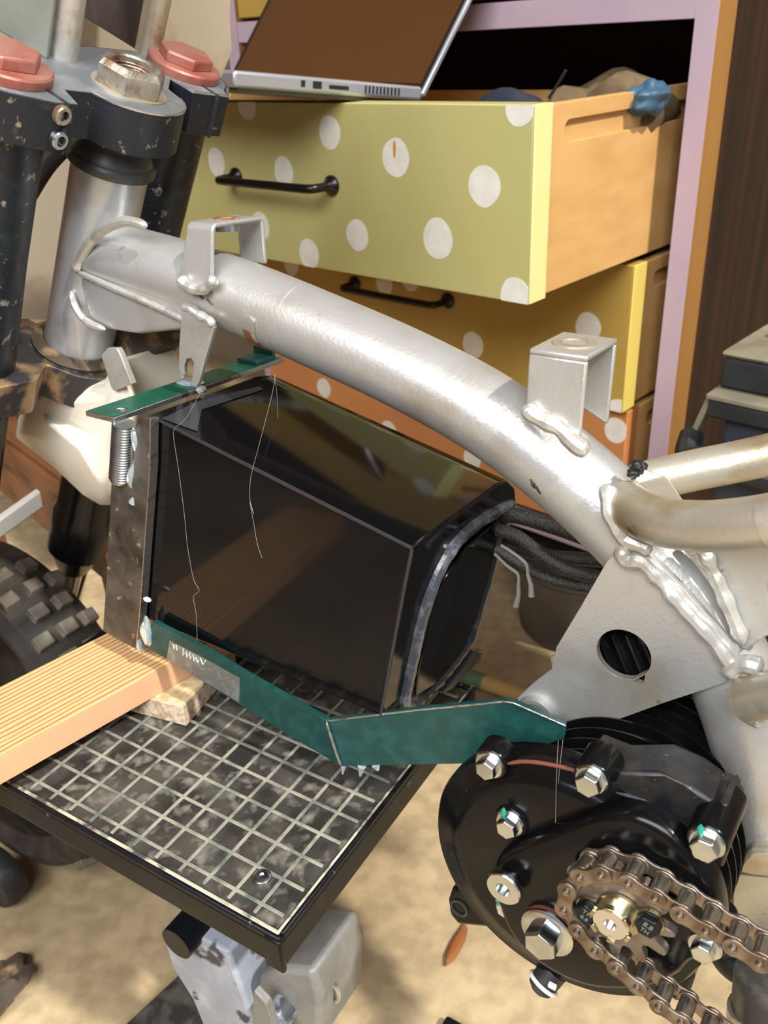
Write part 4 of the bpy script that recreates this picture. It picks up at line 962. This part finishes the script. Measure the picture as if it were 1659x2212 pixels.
cv = build('cover', MB().lathe(B(MU, 368, MW), -BV, [(MR - .006, 0), (MR, .004), (MR, .010), (MR - .0015, .0125), (MR - .011, .0140), (MR - .0135, .0155), (MR - .016, .0175), (MR - .02, .018), (.02, .018), (0.0, .018)], 96), 'motor', mo)
rz = [(1082, 1935), (1072, 1890), (1076, 1855), (1095, 1832), (1135, 1810), (1210, 1780), (1290, 1748), (1340, 1740), (1390, 1744), (1450, 1775), (1510, 1832), (1548, 1888), (1566, 1945), (1568, 2000), (1552, 2040), (1500, 2060), (1470, 2090), (1400, 2118), (1300, 2120), (1220, 2095), (1150, 2050), (1105, 1995)]
pts = smooth([mpt(x, y, 346) for x, y in rz] + [mpt(*rz[0], 346)], 4)[:-1]
cn = sum(pts, Vector()) / len(pts)
m = MB(); n = len(pts); lay = [(1.0, 5.0), (1.0, -1.5), (.985, -4.6), (.955, -6.6), (.92, -7.3), (.6, -7.3)]
vs = []; fs = []
for sc_, dv in lay: vs += [cn + (p - cn) * sc_ + BV * dv / 1000 for p in pts]
for L_ in range(len(lay) - 1):
    for i in range(n): fs.append((L_ * n + i, L_ * n + (i + 1) % n, (L_ + 1) * n + (i + 1) % n, (L_ + 1) * n + i))
fs.append(tuple(range((len(lay) - 1) * n, len(lay) * n)))
o = build('gear_cover', m.add(vs, fs), 'motor', mo, angle=60)
bm = bmesh.new(); bm.from_mesh(o.data); bmesh.ops.recalc_face_normals(bm, faces=bm.faces); bm.to_mesh(o.data); bm.free()
# raised shoulder at the top rear
sh = [(1262, 1640), (1330, 1668), (1420, 1668), (1500, 1705), (1540, 1735), (1568, 1738), (1582, 1770), (1575, 1830), (1560, 1880), (1500, 1830), (1400, 1748), (1320, 1730)]
build('shoulder', MB().prism([mpt(x, y, 356) for x, y in sh], BV * .026), 'motor_dusty', mo, .004, 3)
build('gasket', bead([mpt(x, y, 349.4) for x, y in ((1095, 1650), (1130, 1645), (1180, 1650), (1240, 1664), (1262, 1680))], .0011, .2), 'gasket', mo)
build('gasket', bead([mpt(x, y, 355) for x, y in ((1330, 1712), (1380, 1726), (1430, 1750), (1470, 1775), (1500, 1800))], .0009, .2), 'bead', mo)
def bolt(x, y, base, boss=None, r=.0062, hh=.0055, fl=.0085, mat='zinc', name='cover_bolt', paint=False, seed=0.0):
    top = mpt(x, y, base - 8); o = top + BV * .008                    # foot of the head on the face
    if boss: build('bolt_boss', MB().lathe(o + BV * boss, -BV, [(.0105, 0), (.0098, boss - .001), (.0092, boss)], 32), 'motor', mo)
    b_ = build(name, MB().lathe(o, -BV, [(fl, 0), (fl, .0012), (fl * .9, .0022), (r * .9, .0024)], 32), mat, mo)
    build('bolt_hex', hexhead(o - BV * .0022, -BV, r, hh, None, seed), mat, b_, .0004)
    if paint: build('paint_mark', MB().blob(o - BV * .003 + BW * fl * .85 + BU * .0035, BU * .0016, BV * .0012, BW * .0036, .3, 3, 2), 'teal_paint', b_)
    return b_
bolt(1045, 1668, 348, .012, seed=.1); bolt(1266, 1702, 344, .018, .0068, seed=.3); bolt(1090, 1796, 348, .004, paint=True, seed=.2)
bolt(1518, 1842, 340, .034, .0068, paint=True, seed=.5); bolt(1514, 2066, 340, .024, .0058, seed=.4)
bolt(1170, 2035, 336, .004, .0098, .010, .0152, name='drain_bolt', seed=.1)
c = mpt(1170, 2035, 328) + BV * .008
build('drain_washer', MB().lathe(c + BV * .0030, -BV, [(.0150, 0), (.0150, .0022), (.012, .0022)], 36), 'gasket', mo)
# level plug with hex socket
c = mpt(1087, 1921, 330)
pg = build('level_plug', MB().lathe(c + BV * .010, -BV, [(.0046, 0), (.0046, .006), (.0098, .0062), (.0102, .007), (.0102, .0098), (.0096, .0105), (.0042, .0105), (.0038, .0075), (0.0, .0075)], 36), 'zinc', mo)
c = mpt(1090, 1967, 344)
build('breather_stud', MB().lathe(c + BV * .004, -BV, [(.0058, 0), (.0058, .004), (.005, .005)], 6, None, .3), 'silver_weld', mo)
build('paint_mark', MB().blob(mpt(1078, 1948, 344), BU * .002, BV * .001, BW * .0025, .4, 2, 2), 'teal_paint', mo)
# bracket block seen through the window of the side plate
mb_ = [(1262, 1330), (1420, 1325), (1440, 1420), (1425, 1505), (1300, 1540), (1255, 1470)]
build('top_mount', MB().prism([mpt(x, y, 446) for x, y in mb_], BV * .020), 'motor', mo, .003)
for k in range(4):
    build('mount_rib', MB().prism([mpt(x + k * 30, y, 440) for x, y in ((1290, 1375), (1294, 1372), (1336, 1476), (1332, 1479))], BV * .007), 'motor_dusty', mo)
# ear, drain nose with tie, lower leg
er = [(966, 1946), (974, 1922), (992, 1914), (1060, 1930), (1100, 1990), (1055, 2006), (990, 2000), (970, 1976)]
build('mount_ear', MB().prism([mpt(x, y, 362) for x, y in er], BV * .012), 'motor', mo, .003, 3)
c = mpt(992, 1962, 361.5)
build('ear_thread', MB().lathe(c, -BV, [(.0055, -.008), (.0062, -.0005), (.0062, .0006), (.0048, .0006), (.0046, -.001), (.0050, -.002), (.0046, -.003), (.0050, -.004), (.0046, -.005), (.0040, -.007), (0.0, -.007)], 24), 'jack_dark', mo)
n0_, n1_ = mpt(1196, 2095, 362), mpt(1160, 2142, 352)
dn = (n1_ - n0_).normalized()
ns = build('cable_nose', MB().tube([n0_, n0_.lerp(n1_, .5), n0_.lerp(n1_, .85), n1_], [.009, .0085, .0075, .004], 24), 'rubber', mo)
cc_ = n0_.lerp(n1_, .62); px_ = dn.cross(BV).normalized(); py_ = dn.cross(px_)
build('zip_tie', MB().tube([cc_ + (px_ * math.cos(a) + py_ * math.sin(a)) * .0090 for a in [i * math.pi / 14 for i in range(28)]], .0013, 8, closed=True), 'white_tie', ns)
build('zip_tie_head', MB().box(mpt(1182, 2133, 350), BU * -.005, BW * .003, BV * .003), 'white_tie', ns, .0006)
build('motor_foot', MB().prism([mpt(x, y, 368) for x, y in ((1440, 2070), (1500, 2080), (1498, 2120), (1488, 2150), (1460, 2170), (1430, 2140))], BV * .02), 'motor', mo, .003)

# ================================================================== SPROCKET AND CHAIN
CU, CWW = 73.4, -360.1; vS = 326.5; PITCH_ = 12.7; RP = PITCH_ / (2 * math.sin(math.pi / 12))
sk = thing('front_sprocket', 'worn steel drive sprocket on the motor shaft with brassy lock plate', 'sprocket', B(CU, vS, CWW - 28))
ol = []
for k in range(12):
    a0 = math.radians(10 + 30 * k)
    for da, r in ((-15, 28.6), (-13.2, 28.9), (-10, 26.3), (-8.2, 23.6), (-6, 21.2), (-3, 20.2), (0, 19.9), (3, 20.2), (6, 21.2), (8.2, 23.6), (10, 26.3), (13.2, 28.9)):
        a = a0 + math.radians(da); ol.append(B(CU + r * math.cos(a), vS - 2.6, CWW + r * math.sin(a)))
build('toothed_disc', MB().prism(ol, BV * .0052), 'sprocket', sk, .0006)
build('shaft', MB().lathe(B(CU, 345, CWW), -BV, [(.0092, 0), (.0092, .0285), (.0086, .0293), (.0032, .0293), (.0030, .0268), (0.0, .0268)], 36), 'bright_steel', sk)
for k in range(6):
    a = k * math.pi / 3 + .35; d = BU * math.cos(a) + BW * math.sin(a); t2 = -BU * math.sin(a) + BW * math.cos(a)
    build('spline', MB().box(B(CU, 318, CWW) + d * .0085 - t2 * .0022, d * .0022, t2 * .0044, -BV * .0035), 'zinc_yellow', sk, .0004)
ba = mpt(1266.8, 1975.5, 318); bb_ = mpt(1397.6, 2002.6, 318)
pa = uw(1266.8, 1975.5, 318); pb_ = uw(1397.6, 2002.6, 318)
ax_ = Vector((pb_[0] - pa[0], pb_[1] - pa[1])); dl = ax_.length; ax_.normalize(); ay_ = Vector((-ax_.y, ax_.x)); cm = Vector(((pa[0] + pb_[0]) / 2, (pa[1] + pb_[1]) / 2))
lp_ = []
for i in range(64):
    a = 2 * math.pi * i / 64; x, y = math.cos(a), math.sin(a)
    rr = max(11.8, max((abs(x) * dl / 2 + math.sqrt(max(0, 7.0 ** 2 - (y * dl / 2) ** 2))) if abs(y) * dl / 2 < 7.0 else 0, 0))
    lp_.append(B(cm.x + rr * (x * ax_.x + y * ay_.x), 321.6, cm.y + rr * (x * ax_.y + y * ay_.y)))
build('lock_plate', MB().prism(lp_, BV * .0018), 'zinc_yellow', sk, .0005)
for q, tx, a0 in ((ba, ('TH', '8.8'), .2), (bb_, ('8.8', 'TH'), .45)):
    o = q + BV * .0036
    b_ = build('lock_bolt', MB().lathe(o, -BV, [(.0064, 0), (.0064, .0040), (.0059, .0047)], 6, None, a0), 'black_bolt', sk, .0004)
    X_ = (-BU * .95 - BW * .31).normalized(); Y_ = X_.cross(BV); Y_ = (-BV).cross(X_)
    text_mesh(tx[0], .0040, o - BV * .0048 + Y_ * .0020, X_, Y_, -BV, 'head_marking', 'etch', b_)
    text_mesh(tx[1], .0034, o - BV * .0048 - Y_ * .0020, X_, Y_, -BV, 'head_marking', 'etch', b_)

ch = thing('drive_chain', 'brown rusty roller chain wrapped around the motor sprocket', 'chain', B(60, vS, -430))
pins = [(1600, 1000), (1410, 885), (1215, 770), (1030, 650), (850, 535), (660, 425), (465, 365), (310, 380), (215, 480), (195, 615), (290, 770), (415, 910), (570, 1040), (720, 1170), (875, 1310), (1035, 1420)]
pins = [Vector(uw(1160 + a / 3.325, 1780 + b / 3.325, 319)) for a, b in pins]
d0 = (pins[0] - pins[2]) / 2; d0 = d0.normalized() * PITCH_; d1 = (pins[-1] - pins[-3]); d1 = d1.normalized() * PITCH_
pins = [pins[0] + d0 * k for k in range(16, 0, -1)] + pins + [pins[-1] + d1 * k for k in range(1, 9)]
def plate_outline(r, wst):
    o = []; p = PITCH_ / 2
    for i in range(15): a = math.radians(-125 + 250 * i / 14); o.append((p + r * math.cos(a), r * math.sin(a)))
    o.append((0, wst))
    for i in range(15): a = math.radians(180 - 125 + 250 * i / 14); o.append((-p + r * math.cos(a), r * math.sin(a)))
    o.append((0, -wst)); return o
def link_mesh(outer):
    m = MB(); r = 5.1 if outer else 5.2
    for s in (-1, 1):
        v_in = (6.9 if outer else 5.2); th = 1.5
        z0 = v_in if s > 0 else -v_in - th
        m.prism([Vector((x, y, z0)) / 1000 for x, y in plate_outline(r, 3.7)], Z * th / 1000)
    return m
def local(m): return m
srcs = {}
def part_at(key, mb, name, mat, mw, parent, bev=0):
    if key not in srcs:
        o = build(name, mb, mat, origin=Vector((0, 0, 0)), bevel=bev); o.parent = parent; o.matrix_local = Matrix.Translation(-root_loc(parent)) @ mw; srcs[key] = o; return o
    return inst(srcs[key], name, parent, mw)
for i in range(len(pins) - 1):
    a, b = pins[i], pins[i + 1]; mid_ = (a + b) / 2; d = (b - a); L_ = d.length; outer = (i % 2 == 0)
    xw = (BU * d.x + BW * d.y) / L_; yw = BV.cross(xw)
    mw = basis(B(mid_.x, vS, mid_.y), xw * (L_ / PITCH_), yw, BV)
    part_at('o' if outer else 'i', link_mesh(outer), 'outer_link' if outer else 'inner_link', 'chain', mw, ch, .0004)
zx = basis(Vector(), BU, BV.cross(BU), BV)
for i, p in enumerate(pins):
    o = B(p.x, vS, p.y); mw = basis(o, BU, BV.cross(BU), BV)
    part_at('r', MB().lathe(Vector((0, 0, -.0049)), Z, [(.0030, 0), (.0042, .0002), (.0042, .0096), (.0030, .0098)], 20), 'roller', 'roller', mw, ch)
    part_at('p', MB().lathe(Vector((0, 0, -.0094)), Z, [(.0008, -.0008), (.0017, -.0002), (.0019, .0006), (.0019, .0182), (.0018, .0188)], 14), 'pin', 'roller', mw, ch)

# ================================================================== SMALL THINGS ON THE FLOOR
c = onz(985, 2045, .001)
tag(build('dry_leaf', MB().blob(c + Z * .003, rot(30) * .026, rot(120) * .006, Z * .003, .3, 2, 3), 'leaf'), 'small reddish brown leaf on the concrete left of the motor', 'leaf')
c = onz(965, 2190, .012); c.z = 0
bx_ = thing('black_block', 'black block on the floor at the bottom edge below the motor', 'block', c)
build('body', MB().box(c, rot(-57) * -.06, rot(33) * -.05, Z * .012), 'tray', bx_, .003)
c = onz(-10, 2170, 0)
tag(build('mud_clod', MB().blob(c + Z * .012, rot(30) * .045, rot(120) * .025, Z * .016, .7, 5, 3), 'muddy'), 'dark mud clod on the floor at the lower left edge', 'mud')
